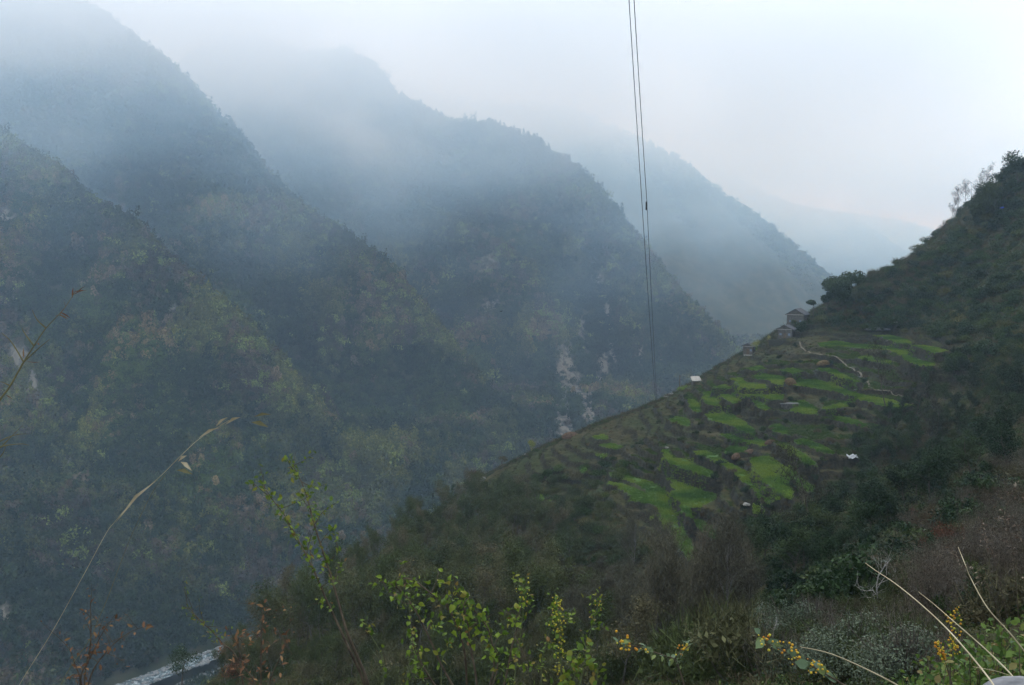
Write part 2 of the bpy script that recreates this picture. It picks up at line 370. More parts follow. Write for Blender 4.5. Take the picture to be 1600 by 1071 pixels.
def HF(x, y):
    wx = x + 28 * fbm(x / 130, y / 130, 3, 40); wy = y + 28 * fbm(x / 130, y / 130, 3, 44)
    h = np.full(x.shape, -400.0)
    for L, k in CRESTS:
        hc = crest_h(x * .6 + wx * .4, y * .6 + wy * .4, L, k, 36.0)
        s = 9.0
        m = np.maximum(h, hc); dlt = np.abs(h - hc); h = m + s * 0.5 * np.exp(-dlt / s)
    dcr = np.full(x.shape, 1e9)
    for L, k in CRESTS: dcr = np.minimum(dcr, polydist(x, y, L)[0])
    amp = sstep(10, 140, dcr)
    h = h + amp * (30 * (ridged(x / 120, y / 120, 4, 50) - 0.35) + 30 * (ridged(x / 330 + 3, y / 330, 2, 52) - .4)) + (0.5 + amp) * 7 * fbm(x / 26, y / 26, 3, 55)
    h = np.maximum(h, crest_h(x, y, near_crest, 0.95) - 16 + 8 * fbm(x / 40, y / 40, 3, 9))
    rd, _ = polydist(x, y, river_pts)
    h = np.minimum(h, RZ - 2 + np.maximum(rd - 6, 0) * 1.05 + 3 * vnoise(x / 12, y / 12, 60))
    ra = np.interp(np.arctan2(x, y), np.arctan2(river_pts[:, 0], river_pts[:, 1]), np.hypot(river_pts[:, 0], river_pts[:, 1]))
    beyond = np.hypot(x, y) > ra                                   # the far bank climbs at once, the near one is a low terrace
    h = np.maximum(h, RZ - 6 + np.where(beyond, np.minimum(np.maximum(rd - 8, 0) * .75, 90), np.minimum(np.maximum(rd - 14, 0) * .3, 30)))
    inn = (x > GX0 - 5) & (x < GX1 + 5) & (y > GY0) & (y < GY1 + 4)
    if inn.any():
        m = np.minimum(np.minimum(x - GX0, GX1 - x), GY1 - y)
        hn = HN(np.clip(x, GX0, GX1), np.clip(y, GY0, GY1)) - 1 - 14 * sstep(0, 30, m)
        h = np.where(inn, np.minimum(h, hn), h)
    return h
AN = np.radians(np.linspace(-43, 40, 620)); RR = np.geomspace(300, 1950, 520)
AA, RG = np.meshgrid(AN, RR)
FX, FY = RG * np.sin(AA), RG * np.cos(AA); FZ = HF(FX, FY)
Fpts = np.stack([FX, FY, FZ], -1)
fpx, fpy = proj(Fpts)
ROCK = [(765,415,13,24,25),(765,480,15,22,30),(938,590,15,56,25),(885,605,23,72,3),(905,590,8,30,8),(918,640,14,40,12),(950,490,8,16,0),(935,440,9,14,0),(905,520,14,26,0),(55,620,20,50,-20),(98,720,13,28,-15),
        (10,345,14,16,0),(215,402,9,9,0),(395,433,6,6,0),(272,487,14,12,0),(200,540,12,8,0),(12,960,16,24,0),(885,665,16,28,0),(300,520,6,8,0),(25,560,20,35,-30),(410,570,5,14,30),(1000,560,6,20,0)]
rock = np.zeros(FX.shape)
rn = .75 * fbm(FX / 8 + FZ / 60, FZ / 38, 4, 70) + .55 * fbm(FX / 22, FZ / 22, 3, 73)
for cx_, cy_, rx, ry, an in ROCK:
    a = math.radians(an); dx = fpx - cx_; dy = fpy - cy_
    u = (dx * math.cos(a) + dy * math.sin(a)) / rx; v = (-dx * math.sin(a) + dy * math.cos(a)) / ry
    rock = np.maximum(rock, sstep(1.15, 0.55, np.hypot(u, v) + 1.05 * rn))
rock = np.where((FX ** 2 + FY ** 2 > 480 ** 2), rock, 0)
# cliffs are bare and broken: push and pull the rock faces
Fpts[..., 1] += -rock * 1.5 * ridged(FX / 11, FZ / 17, 3, 75)

def rock_veg_mat(name):
    m, t, b = new_mat(name)
    at_ = N(t, 'ShaderNodeAttribute', attribute_name='rock')
    g = N(t, 'ShaderNodeNewGeometry')
    n1 = N(t, 'ShaderNodeTexNoise'); n1.inputs['Scale'].default_value = 0.12; n1.inputs['Detail'].default_value = 8; n1.inputs['Roughness'].default_value = 0.65
    mp = N(t, 'ShaderNodeMapping'); mp.inputs['Scale'].default_value = (1, 1, 0.35)
    t.links.new(g.outputs['Position'], mp.inputs[0]); t.links.new(mp.outputs[0], n1.inputs['Vector'])
    rr = N(t, 'ShaderNodeValToRGB'); set_ramp(rr, [(0.36, (.022,.022,.015)), (0.45, (.06,.052,.04)), (0.56, (.16,.14,.11)), (0.70, (.10,.083,.064))])
    t.links.new(n1.outputs['Fac'], rr.inputs[0])
    n2 = N(t, 'ShaderNodeTexNoise'); n2.inputs['Scale'].default_value = 0.05; n2.inputs['Detail'].default_value = 6
    t.links.new(g.outputs['Position'], n2.inputs['Vector'])
    rv = N(t, 'ShaderNodeValToRGB'); set_ramp(rv, [(0.3, (.012,.017,.007)), (0.5, (.026,.028,.012)), (0.7, (.05,.042,.022))])
    t.links.new(n2.outputs['Fac'], rv.inputs[0])
    mixc = N(t, 'ShaderNodeMix', data_type='RGBA')
    t.links.new(at_.outputs['Fac'], mixc.inputs[0]); t.links.new(rv.outputs[0], mixc.inputs[6]); t.links.new(rr.outputs[0], mixc.inputs[7])
    t.links.new(mixc.outputs[2], b.inputs['Base Color']); b.inputs['Roughness'].default_value = .95
    return m
M_far = rock_veg_mat('forest_floor_and_rock')
V = Fpts.reshape(-1, 3)
mtn = link('mountains', mesh_np('mountains', V, grid_faces(*FX.shape), M_far, True, {'rock': rock.ravel()}), kind='structure')

# ridges beyond, each fainter
def far_ridge(name, pts, k, s, amp=30, rmin=0, cols=260):
    L = crest(pts)
    y0, y1 = L[:, 1].min() - 700, L[:, 1].max() + 300
    x = np.linspace(L[:, 0].min(), L[:, 0].max(), cols); y = np.linspace(y0, y1, 110)
    X, Y = np.meshgrid(x, y)
    d = polydist(X, Y, L)[0]
    Z = crest_h(X, Y, L, k) + sstep(20, 250, d) * amp * ridged(X / 260, Y / 260, 4, s) + 6 * fbm(X / 45, Y / 45, 3, s + 3)
    Z = np.maximum(Z, RZ - 20)
    link(name, mesh_np(name, np.stack([X, Y, Z], -1).reshape(-1, 3), grid_faces(*X.shape), M_far, True, {'rock': np.zeros(X.size)}), kind='structure')
    return L
R4 = far_ridge('distant_ridge', [(330,60,2900),(600,130,2700),(690,152,2600),(850,165,2500),(930,185,2450),(1050,243,2400),(1130,303,2350),(1200,352,2300),(1260,403,2250),(1300,440,2200),(1360,505,2150),(1450,600,2100)], .9, 80)
R5 = far_ridge('distant_ridge', [(700,120,4200),(900,180,4000),(1050,232,3800),(1150,274,3700),(1200,300,3650),(1250,321,3600),(1330,336,3500),(1370,360,3450),(1420,392,3400),(1520,460,3300),(1600,520,3200)], .8, 90)
R6 = far_ridge('distant_ridge', [(1100,290,5400),(1250,320,5300),(1340,334,5200),(1400,341,5100),(1450,354,5000),(1520,380,4900),(1620,430,4800),(1750,480,4800)], .6, 95)

# valley floor: plain ground down under everything
gp = mesh_np('valley_floor', [(-3500,-400,RZ-12),(6500,-400,RZ-12),(6500,6200,RZ-12),(-3500,6200,RZ-12)], [(0,1,2,3)], noise_mat('valley_ground', [(.3,(.03,.035,.02)),(.7,(.07,.065,.04))], .05))
link('valley_floor', gp, kind='structure')

# ================================================================= SCATTER (geometry nodes, for masses nobody could count)
def proto_collection(name, meshes):
    c = bpy.data.collections.new(name)
    for i, me in enumerate(meshes):
        c.objects.link(bpy.data.objects.new(f'{name}_{i:02d}', me))
    return c
_gn = {}
def gn_tree(coll):
    if coll.name in _gn: return _gn[coll.name]
    t = bpy.data.node_groups.new('scatter_' + coll.name, 'GeometryNodeTree')
    t.interface.new_socket('Geometry', in_out='INPUT', socket_type='NodeSocketGeometry')
    t.interface.new_socket('Geometry', in_out='OUTPUT', socket_type='NodeSocketGeometry')
    i = N(t, 'NodeGroupInput'); o = N(t, 'NodeGroupOutput')
    ci = N(t, 'GeometryNodeCollectionInfo'); ci.inputs['Collection'].default_value = coll
    ci.inputs['Separate Children'].default_value = True; ci.inputs['Reset Children'].default_value = True
    mp = N(t, 'GeometryNodeMeshToPoints')
    ip = N(t, 'GeometryNodeInstanceOnPoints'); ip.inputs['Pick Instance'].default_value = True
    def attr(nm, ty):
        a = N(t, 'GeometryNodeInputNamedAttribute', data_type=ty); a.inputs['Name'].default_value = nm; return a
    a1 = attr('idx', 'INT'); a2 = attr('scl', 'FLOAT_VECTOR'); a3 = attr('rot', 'FLOAT_VECTOR')
    L = t.links.new
    L(i.outputs[0], ip.inputs['Points']); L(ci.outputs[0], ip.inputs['Instance'])
    L(a1.outputs[0], ip.inputs['Instance Index']); L(a2.outputs[0], ip.inputs['Scale']); L(a3.outputs[0], ip.inputs['Rotation'])
    L(ip.outputs[0], o.inputs[0])
    _gn[coll.name] = t
    return t
def scatter(name, pts, scl, coll, rot=None, idx=None, **props):
    n = len(pts); me = bpy.data.meshes.new(name)
    me.vertices.add(n); me.vertices.foreach_set('co', np.asarray(pts, np.float32).ravel())
    nn = len(coll.objects)
    a = me.attributes.new('idx', 'INT', 'POINT'); a.data.foreach_set('value', (rng.integers(0, nn, n) if idx is None else idx).astype(np.int32))
    scl = np.asarray(scl, float)
    if scl.ndim == 1: scl = np.repeat(scl[:, None], 3, 1)
    a = me.attributes.new('scl', 'FLOAT_VECTOR', 'POINT'); a.data.foreach_set('vector', scl.astype(np.float32).ravel())
    if rot is None: rot = np.stack([rng.normal(0, .08, n), rng.normal(0, .08, n), rng.random(n) * 6.283], -1)
    a = me.attributes.new('rot', 'FLOAT_VECTOR', 'POINT'); a.data.foreach_set('vector', rot.astype(np.float32).ravel())
    o = link(name, me, **props)
    md = o.modifiers.new('scatter', 'NODES'); md.node_group = gn_tree(coll)
    return o

# ---- foliage generators (numpy)
def quads_at(C, Nn, sx, sy, fold=0.0):
    """leaf quads centred on C with normals Nn"""
    n = len(C); up = rng.normal(size=(n, 3)); Nn = Nn / np.linalg.norm(Nn, axis=1, keepdims=True)
    U = np.cross(Nn, up); U /= np.linalg.norm(U, axis=1, keepdims=True) + 1e-9; Vv = np.cross(Nn, U)
    sx = np.asarray(sx).reshape(-1, 1); sy = np.asarray(sy).reshape(-1, 1)
    v = np.stack([C - U * sx, C - Vv * sy * .7 + U * sx * .1, C + U * sx, C + Vv * sy], 1).reshape(-1, 3)
    f = np.arange(n * 4).reshape(n, 4)
    return v, f
def crown_mesh(name, mat, n=150, leaf=.16, flat=.8, lobes=6, shell=.55, top=1.0):
    """leaf clumps through the volume of several offset lobes; unit radius, base at z=0"""
    lc = rng.normal(size=(lobes, 3)) * np.array([.42, .42, .3]) ; lr = rng.uniform(.38, .62, lobes)
    k = rng.integers(0, lobes, n); d = rng.normal(size=(n, 3)); d /= np.linalg.norm(d, axis=1, keepdims=True)
    rad = lr[k] * rng.uniform(shell, 1.08, n)
    C = lc[k] + d * rad[:, None]; C[:, 2] = (C[:, 2]) * flat + .75 * top
    nn = d + rng.normal(size=(n, 3)) * .55 + np.array([0, 0, .3])
    s = leaf * rng.uniform(.6, 1.3, n)
    v, f = quads_at(C, nn, s, s * .8)
    return mesh_np(name, v, f, mat)

FOREST = [(0.0,(.010,.018,.006)),(.22,(.016,.028,.008)),(.42,(.025,.038,.011)),(.6,(.034,.036,.016)),(.72,(.060,.048,.030)),(.84,(.048,.038,.026)),(.93,(.07,.08,.022)),(1.0,(.11,.125,.03))]
M_forest = random_mat('forest_crown', FOREST, rough=.9, macro=.009)
M_fd = random_mat('forest_dark', [(0,(.007,.014,.005)),(.5,(.014,.024,.008)),(1,(.026,.038,.012))], rough=.9, macro=.011)
M_fo = random_mat('forest_olive', [(0,(.030,.036,.013)),(.6,(.045,.050,.018)),(1,(.07,.075,.022))], rough=.9, macro=.011)
M_fb = random_mat('forest_brown', [(0,(.040,.031,.021)),(.6,(.058,.044,.031)),(1,(.085,.066,.05))], rough=.95, macro=.011)
M_fy = random_mat('forest_yellow', [(0,(.08,.10,.022)),(1,(.13,.15,.035))], rough=.9)
forest_c = proto_collection('forest_crown', [crown_mesh('forest_crown', m_, n=170, leaf=.165, flat=rng.uniform(.8, 1.15), lobes=6) for m_ in (M_fd, M_fd, M_fd, M_fo, M_fo, M_fb, M_fb, M_fy)])

# visible part of the mountains gets its trees
elev = (Fpts[..., 2]) / np.hypot(FX, FY)
runmax = np.maximum.accumulate(elev, axis=0)
vis = elev > runmax - 0.03
def polar_sample(n):
    u = rng.random(n)
    a = AN[0] + (AN[-1] - AN[0]) * rng.random(n)
    r = np.sqrt(330 ** 2 + (1900 ** 2 - 330 ** 2) * u)
    return a, r
nC = 330000
a_, r_ = polar_sample(nC)
fi = np.clip((a_ - AN[0]) / (AN[1] - AN[0]), 0, len(AN) - 1.01); fj = np.clip(np.log(r_ / RR[0]) / np.log(RR[1] / RR[0]), 0, len(RR) - 1.01)
ii = fi.astype(int); jj = fj.astype(int)
dz_x = np.gradient(FZ, axis=0) / np.gradient(RG, axis=0)
x_ = r_ * np.sin(a_); y_ = r_ * np.cos(a_)
def bil2(A): 
    u = fi - ii; v = fj - jj
    return (A[jj, ii] * (1 - u) + A[jj, ii + 1] * u) * (1 - v) + (A[jj + 1, ii] * (1 - u) + A[jj + 1, ii + 1] * u) * v
z_ = bil2(Fpts[..., 2]); yy_ = bil2(Fpts[..., 1]); xx_ = bil2(Fpts[..., 0])
keep = vis[jj, ii] & ((rock[jj, ii] < .35 + .3 * rng.random(nC)) | (rng.random(nC) < .05)) & (z_ > RZ + 1.5)
inn = (x_ > GX0) & (x_ < GX1) & (y_ < GY1)
keep &= ~inn
keep &= polydist(x_, y_, river_pts)[0] > 11
# thinner with distance (crowns grow in size to cover): density ~1/6.5m^2 near
dens = np.clip(900 / r_, .42, 1.0)
keep &= rng.random(nC) < dens
Pf = np.stack([xx_, yy_, z_ - .8], -1)[keep]
rr_ = r_[keep]
px_, py_ = proj(Pf); inview = (px_ > -120) & (px_ < 1720) & (py_ < 1200)
Pf = Pf[inview]; rr_ = rr_[inview]
sc = rng.lognormal(0, .28, len(Pf)) * (3.4 + np.clip((rr_ - 600) / 900, 0, 1.3) * 1.6)
sc = np.clip(sc, 1.8, 9)
print('forest trees', len(Pf))
# the kinds of tree grow in stands: yellow green and brown on the spurs, dark evergreen in the gullies
def blur(A, k):
    for ax in (0, 1):
        c = np.cumsum(np.pad(A, [(k + 1, k) if i == ax else (0, 0) for i in (0, 1)], mode='edge'), axis=ax); n_ = A.shape[ax]
        A = (np.take(c, np.arange(2 * k + 1, 2 * k + 1 + n_), ax) - np.take(c, np.arange(n_), ax)) / (2 * k + 1)
    return A
rid = bil2(np.clip((FZ - blur(FZ, 14)) / 9, -1.5, 1.5))[keep][inview]
st = fbm(Pf[:, 0] / 70, Pf[:, 1] / 70 + Pf[:, 2] / 60, 3, 120) * 1.6 + rid * .55 + rng.normal(0, .35, len(Pf)); st2 = fbm(Pf[:, 0] / 45, Pf[:, 1] / 45, 2, 130) * 1.5 + rng.normal(0, .4, len(Pf))
idx = np.where(st < .05, rng.integers(0, 3, len(Pf)), np.where(st2 > .12, rng.integers(5, 7, len(Pf)), rng.integers(3, 5, len(Pf)))); idx = np.where((st > .8) & (rng.random(len(Pf)) < .3), 7, idx); idx = np.where(rng.random(len(Pf)) < .01, 7, idx)
scatter('mountain_forest', Pf, np.stack([sc, sc, sc * rng.uniform(.85, 1.5, len(sc))], -1), forest_c, idx=idx, kind='stuff', label='mixed green and brown forest covering the far valley side', category='forest')
for nm, L, num, rad in (('ridge_forest', R4, 5000, 7.5),):
    t = rng.random(num) * (len(L) - 1); k = t.astype(int); f = (t - k)[:, None]
    p = L[k] * (1 - f) + L[k + 1] * f; d = rng.random(num) ** 1.3 * 220
    p[:, 1] -= d; p[:, 2] -= d * .88
    s = rad * rng.uniform(.7, 1.2, num)
    scatter(nm, p, s, forest_c, kind='stuff', label='hazy forest on the distant ridge', category='forest')

# ================================================================= NEAR HILLSIDE MESH
ISLOPE = np.clip(SLOPE, 0, 3)
soil = np.zeros(XX.shape)
def near_mat():
    m, t, b = new_mat('terrace_ground')
    L = t.links.new
    g = N(t, 'ShaderNodeNewGeometry'); fa = N(t, 'ShaderNodeAttribute', attribute_name='field'); za = N(t, 'ShaderNodeAttribute', attribute_name='terrace')
    n1 = N(t, 'ShaderNodeTexNoise'); n1.inputs['Scale'].default_value = .5; n1.inputs['Detail'].default_value = 8; n1.inputs['Roughness'].default_value = .7
    L(g.outputs['Position'], n1.inputs['Vector'])
    r1 = N(t, 'ShaderNodeValToRGB'); set_ramp(r1, [(.28,(.007,.010,.003)),(.45,(.018,.020,.007)),(.56,(.032,.027,.010)),(.7,(.06,.043,.019))]); L(n1.outputs['Fac'], r1.inputs[0])
    n2 = N(t, 'ShaderNodeTexNoise'); n2.inputs['Scale'].default_value = .09; n2.inputs['Detail'].default_value = 5
    L(g.outputs['Position'], n2.inputs['Vector'])
    r2 = N(t, 'ShaderNodeValToRGB'); set_ramp(r2, [(.4,(.014,.025,.005)),(.6,(.036,.027,.010))]); L(n2.outputs['Fac'], r2.inputs[0])
    mx1 = N(t, 'ShaderNodeMix', data_type='RGBA'); mx1.inputs[0].default_value = .45; L(r1.outputs[0], mx1.inputs[6]); L(r2.outputs[0], mx1.inputs[7])
    n3 = N(t, 'ShaderNodeTexNoise'); n3.inputs['Scale'].default_value = 1.6; n3.inputs['Detail'].default_value = 5; L(g.outputs['Position'], n3.inputs['Vector'])
    r3 = N(t, 'ShaderNodeValToRGB'); set_ramp(r3, [(.3,(.025,.05,.010)),(.6,(.045,.08,.014)),(.8,(.04,.04,.02))]); L(n3.outputs['Fac'], r3.inputs[0])
    mx2 = N(t, 'ShaderNodeMix', data_type='RGBA'); L(fa.outputs['Fac'], mx2.inputs[0]); L(mx1.outputs[2], mx2.inputs[6]); L(r3.outputs[0], mx2.inputs[7])
    sx = N(t, 'ShaderNodeSeparateXYZ'); L(g.outputs['True Normal'], sx.inputs[0])
    st = N(t, 'ShaderNodeMapRange'); st.inputs['From Min'].default_value = .93; st.inputs['From Max'].default_value = .74; L(sx.outputs['Z'], st.inputs['Value'])
    r5 = N(t, 'ShaderNodeValToRGB'); set_ramp(r5, [(.3,(.006,.007,.004)),(.5,(.014,.013,.008)),(.7,(.034,.026,.016))]); L(n3.outputs['Fac'], r5.inputs[0])
    stm = N(t, 'ShaderNodeMath', operation='MULTIPLY'); L(st.outputs[0], stm.inputs[0]); L(za.outputs['Fac'], stm.inputs[1])
    mx3 = N(t, 'ShaderNodeMix', data_type='RGBA'); L(stm.outputs[0], mx3.inputs[0]); L(mx2.outputs[2], mx3.inputs[6]); L(r5.outputs[0], mx3.inputs[7])
    L(mx3.outputs[2], b.inputs['Base Color']); b.inputs['Roughness'].default_value = .95
    bp = N(t, 'ShaderNodeBump'); bp.inputs['Strength'].default_value = .6; bp.inputs['Distance'].default_value = .3
    n4 = N(t, 'ShaderNodeTexNoise'); n4.inputs['Scale'].default_value = 2.5; n4.inputs['Detail'].default_value = 6; L(g.outputs['Position'], n4.inputs['Vector'])
    L(n4.outputs['Fac'], bp.inputs['Height']); L(bp.outputs[0], b.inputs['Normal'])
    return m
M_near = near_mat()
hill = link('terraced_hillside', mesh_np('terraced_hillside', np.stack([XX, YY, H], -1).reshape(-1, 3), grid_faces(*XX.shape), M_near, True,
    {'field': (field_id >= 0).astype(float).ravel(), 'terrace': zone_attr.ravel()}), kind='structure')

# ================================================================= RIVER
rp = []
for i in range(len(river_pts) - 2):
    a, b = river_pts[i], river_pts[i + 1]
    for k in range(12): rp.append(a + (b - a) * k / 12)
rp = np.array(rp); tg = np.gradient(rp, axis=0); tg /= np.linalg.norm(tg, axis=1, keepdims=True); nr = np.stack([-tg[:, 1], tg[:, 0]], -1)
RV = []; wd = np.linspace(-7.5, 7.5, 13)
for p, n_ in zip(rp, nr):
    for w_ in wd: q = p + n_ * w_; RV.append((q[0], q[1], RZ + .8 + .5 * mnoise.noise((q[0] / 3, q[1] / 3, 0))))
def river_mat():
    m, t, b = new_mat('white_water'); L = t.links.new
    g = N(t, 'ShaderNodeNewGeometry'); n = N(t, 'ShaderNodeTexNoise'); n.inputs['Scale'].default_value = .32; n.inputs['Detail'].default_value = 7; n.inputs['Roughness'].default_value = .7
    L(g.outputs['Position'], n.inputs['Vector']); r = N(t, 'ShaderNodeValToRGB'); set_ramp(r, [(.42,(.03,.042,.045)),(.52,(.09,.11,.11)),(.62,(.32,.34,.34))]); L(n.outputs['Fac'], r.inputs[0])
    L(r.outputs[0], b.inputs['Base Color']); b.inputs['Roughness'].default_value = .25
    return m
link('river', mesh_np('river', RV, grid_faces(len(rp), len(wd)), river_mat(), True), kind='structure')

# boulders along the water
def rock_mesh(nm, mat):
    u = np.linspace(0, 2 * math.pi, 9)[:-1]; V = [(0, 0, -.5)] + [(math.cos(k) * rr * rng.uniform(.75, 1.2), math.sin(k) * rr * rng.uniform(.75, 1.2), z + rng.normal(0, .05)) for z, rr in ((-.35, .75), (.05, .95), (.38, .6)) for k in u] + [(0, 0, .52)]
    T = [(0, 1 + (i + 1) % 8, 1 + i) for i in range(8)] + [(25, 17 + i, 17 + (i + 1) % 8) for i in range(8)]
    for r_ in range(2):
        for i in range(8): p, q = 1 + r_ * 8 + i, 1 + r_ * 8 + (i + 1) % 8; T += [(p, q, q + 8), (p, q + 8, p + 8)]
    return mesh_np(nm, V, T, mat)
M_rb = noise_mat('river_boulder', [(.3,(.06,.06,.055)),(.7,(.20,.195,.185))], 2)
NB = 1700
seg = river_pts[1:7]; t = rng.random(NB) * (len(seg) - 1); k = t.astype(int); f = (t - k)[:, None]; p = seg[k] * (1 - f) + seg[k + 1] * f; e = seg[k + 1] - seg[k]; e /= np.linalg.norm(e, axis=1, keepdims=True)
off = rng.choice([-1, 1], NB) * rng.uniform(2.5, 13, NB); p = p + np.stack([-e[:, 1], e[:, 0]], -1) * off[:, None]
scatter('river_boulders', np.column_stack([p, np.where(np.abs(off) < 7.5, RZ + .9, HF(p[:, 0], p[:, 1]) + .2)]), rng.lognormal(-.1, .5, NB)[:, None] * np.array([[1.2, 1, .7]]), proto_collection('river_boulder', [rock_mesh('river_boulder', M_rb) for _ in range(4)]), kind='stuff', label='grey boulders lining the river', category='boulders')

# ================================================================= HAZE
def haze_box():
    x0, x1, y0, y1, z0, z1 = -3400, 6400, -350, 6100, RZ - 22, 620
    V = [(x, y, z) for z in (z0, z1) for y in (y0, y1) for x in (x0, x1)]
    Fc = [(0,2,3,1),(4,5,7,6),(0,1,5,4),(2,6,7,3),(0,4,6,2),(1,3,7,5)]
    m = bpy.data.materials.new('haze_air'); m.use_nodes = True; t = m.node_tree; t.nodes.clear()
    o = N(t, 'ShaderNodeOutputMaterial'); v = N(t, 'ShaderNodeVolumePrincipled')
    v.inputs['Color'].default_value = (.60, .80, 1.0, 1); v.inputs['Absorption Color'].default_value = (1, 1, 1, 1); v.inputs['Density'].default_value = .00015; v.inputs['Anisotropy'].default_value = .35
    t.links.new(v.outputs[0], o.inputs['Volume'])
    link('haze', mesh_np('haze', V, Fc, m), kind='stuff')
haze_box()
def low_cloud(x0, x1, y0, y1, z0, z1, b0, b1, dens, fade=260, thin_k=.0024, thin_z=-60):
    V = [(x, y, z) for z in (z0, z1) for y in (y0, y1) for x in (x0, x1)]
    Fc = [(0,2,3,1),(4,5,7,6),(0,1,5,4),(2,6,7,3),(0,4,6,2),(1,3,7,5)]
    m = bpy.data.materials.new('cloud_air'); m.use_nodes = True; t = m.node_tree; t.nodes.clear(); L = t.links.new
    o = N(t, 'ShaderNodeOutputMaterial'); v = N(t, 'ShaderNodeVolumePrincipled')
    v.inputs['Absorption Color'].default_value = (1, 1, 1, 1); v.inputs['Anisotropy'].default_value = .3
    g = N(t, 'ShaderNodeNewGeometry'); sp = N(t, 'ShaderNodeSeparateXYZ'); L(g.outputs['Position'], sp.inputs[0])
    n = N(t, 'ShaderNodeTexNoise'); n.inputs['Scale'].default_value = 1.0; n.inputs['Detail'].default_value = 4; n.inputs['Roughness'].default_value = .6
    mp = N(t, 'ShaderNodeMapping'); mp.inputs['Scale'].default_value = (1/260, 1/330, 1/150); mp.inputs['Location'].default_value = (3.1, 1.7, .4)
    L(g.outputs['Position'], mp.inputs[0]); L(mp.outputs[0], n.inputs['Vector'])
    def rng_(src, a, b_, c=0, d=1):
        r = N(t, 'ShaderNodeMapRange', interpolation_type='SMOOTHSTEP'); r.inputs['From Min'].default_value = a; r.inputs['From Max'].default_value = b_
        r.inputs['To Min'].default_value = c; r.inputs['To Max'].default_value = d; L(src, r.inputs['Value']); return r.outputs[0]
    def mth(op, a, b_):
        q = N(t, 'ShaderNodeMath', operation=op)
        for i, s_ in enumerate((a, b_)):
            if isinstance(s_, (int, float)): q.inputs[i].default_value = s_
            else: L(s_, q.inputs[i])
        return q.outputs[0]
    zz = mth('ADD', sp.outputs['Z'], mth('MULTIPLY', mth('SUBTRACT', n.outputs['Fac'], .5), 520))     # ragged base of the cloud
    base = rng_(zz, b0, b1)
    for ax, lo, hi in (('X', x0, x1), ('Y', y0, y1)):
        base = mth('MULTIPLY', base, rng_(sp.outputs[ax], lo, lo + fade)); base = mth('MULTIPLY', base, rng_(sp.outputs[ax], hi - fade, hi, 1, 0))
    base = mth('MULTIPLY', base, rng_(sp.outputs['Z'], z1 - 80, z1, 1, 0))
    cr = N(t, 'ShaderNodeValToRGB'); set_ramp(cr, [(0,(.42,.70,1)),(.5,(.55,.79,1)),(.9,(.92,.97,1))]); L(rng_(zz, -150, 430), cr.inputs[0]); L(cr.outputs[0], v.inputs['Color'])
    thin = rng_(zz, thin_z, 300, 0, thin_k)                                             # blue valley mist below the cloud base
    for ax, lo, hi in (('X', x0, x1), ('Y', y0, y1)):
        thin = mth('MULTIPLY', thin, rng_(sp.outputs[ax], lo, lo + fade)); thin = mth('MULTIPLY', thin, rng_(sp.outputs[ax], hi - fade, hi, 1, 0))
    thin = mth('MULTIPLY', thin, rng_(sp.outputs['Z'], z1 - 80, z1, 1, 0))
    L(mth('ADD', mth('MULTIPLY', base, dens), thin), v.inputs['Density']); L(v.outputs[0], o.inputs['Volume'])
    link('low_cloud', mesh_np('low_cloud', V, Fc, m), kind='stuff')
low_cloud(-1900, 1100, 560, 2150, -240, 600, 170, 470, .0036, 420)
low_cloud(-1300, 2900, 2160, 3600, -240, 615, 90, 440, .0022, 300, .0034, -200)

# ================================================================= PLANT GENERATORS
def tubes(segs, sides=4):
    """segs: list of (p0, p1, r0, r1) -> one vertex / face set"""
    P0 = np.array([q[0] for q in segs], float); P1 = np.array([q[1] for q in segs], float)
    r0 = np.array([q[2] for q in segs], float); r1 = np.array([q[3] for q in segs], float)
    d = P1 - P0; d /= np.linalg.norm(d, axis=1, keepdims=True) + 1e-9
    a = np.where(np.abs(d[:, 2:3]) < .9, np.array([[0, 0, 1.]]), np.array([[1., 0, 0]]))
    U = np.cross(d, a); U /= np.linalg.norm(U, axis=1, keepdims=True) + 1e-9; V_ = np.cross(d, U)
    an = np.arange(sides) * 2 * math.pi / sides
    ring = U[:, None] * np.cos(an)[None, :, None] + V_[:, None] * np.sin(an)[None, :, None]
    A = P0[:, None] + ring * r0[:, None, None]; B = P1[:, None] + ring * r1[:, None, None]
    V = np.concatenate([A, B], 1).reshape(-1, 3); n = len(segs)
    k = np.arange(sides); f = np.stack([k, (k + 1) % sides, (k + 1) % sides + sides, k + sides], -1)
    Fc = (np.arange(n)[:, None, None] * 2 * sides + f[None]).reshape(-1, 4)
    return V, Fc
def path_segs(pts, r0, r1):
    n = len(pts) - 1
    return [(pts[i], pts[i + 1], r0 + (r1 - r0) * i / n, r0 + (r1 - r0) * (i + 1) / n) for i in range(n)]
def rv(s=1.0): return rng.normal(size=3) * s
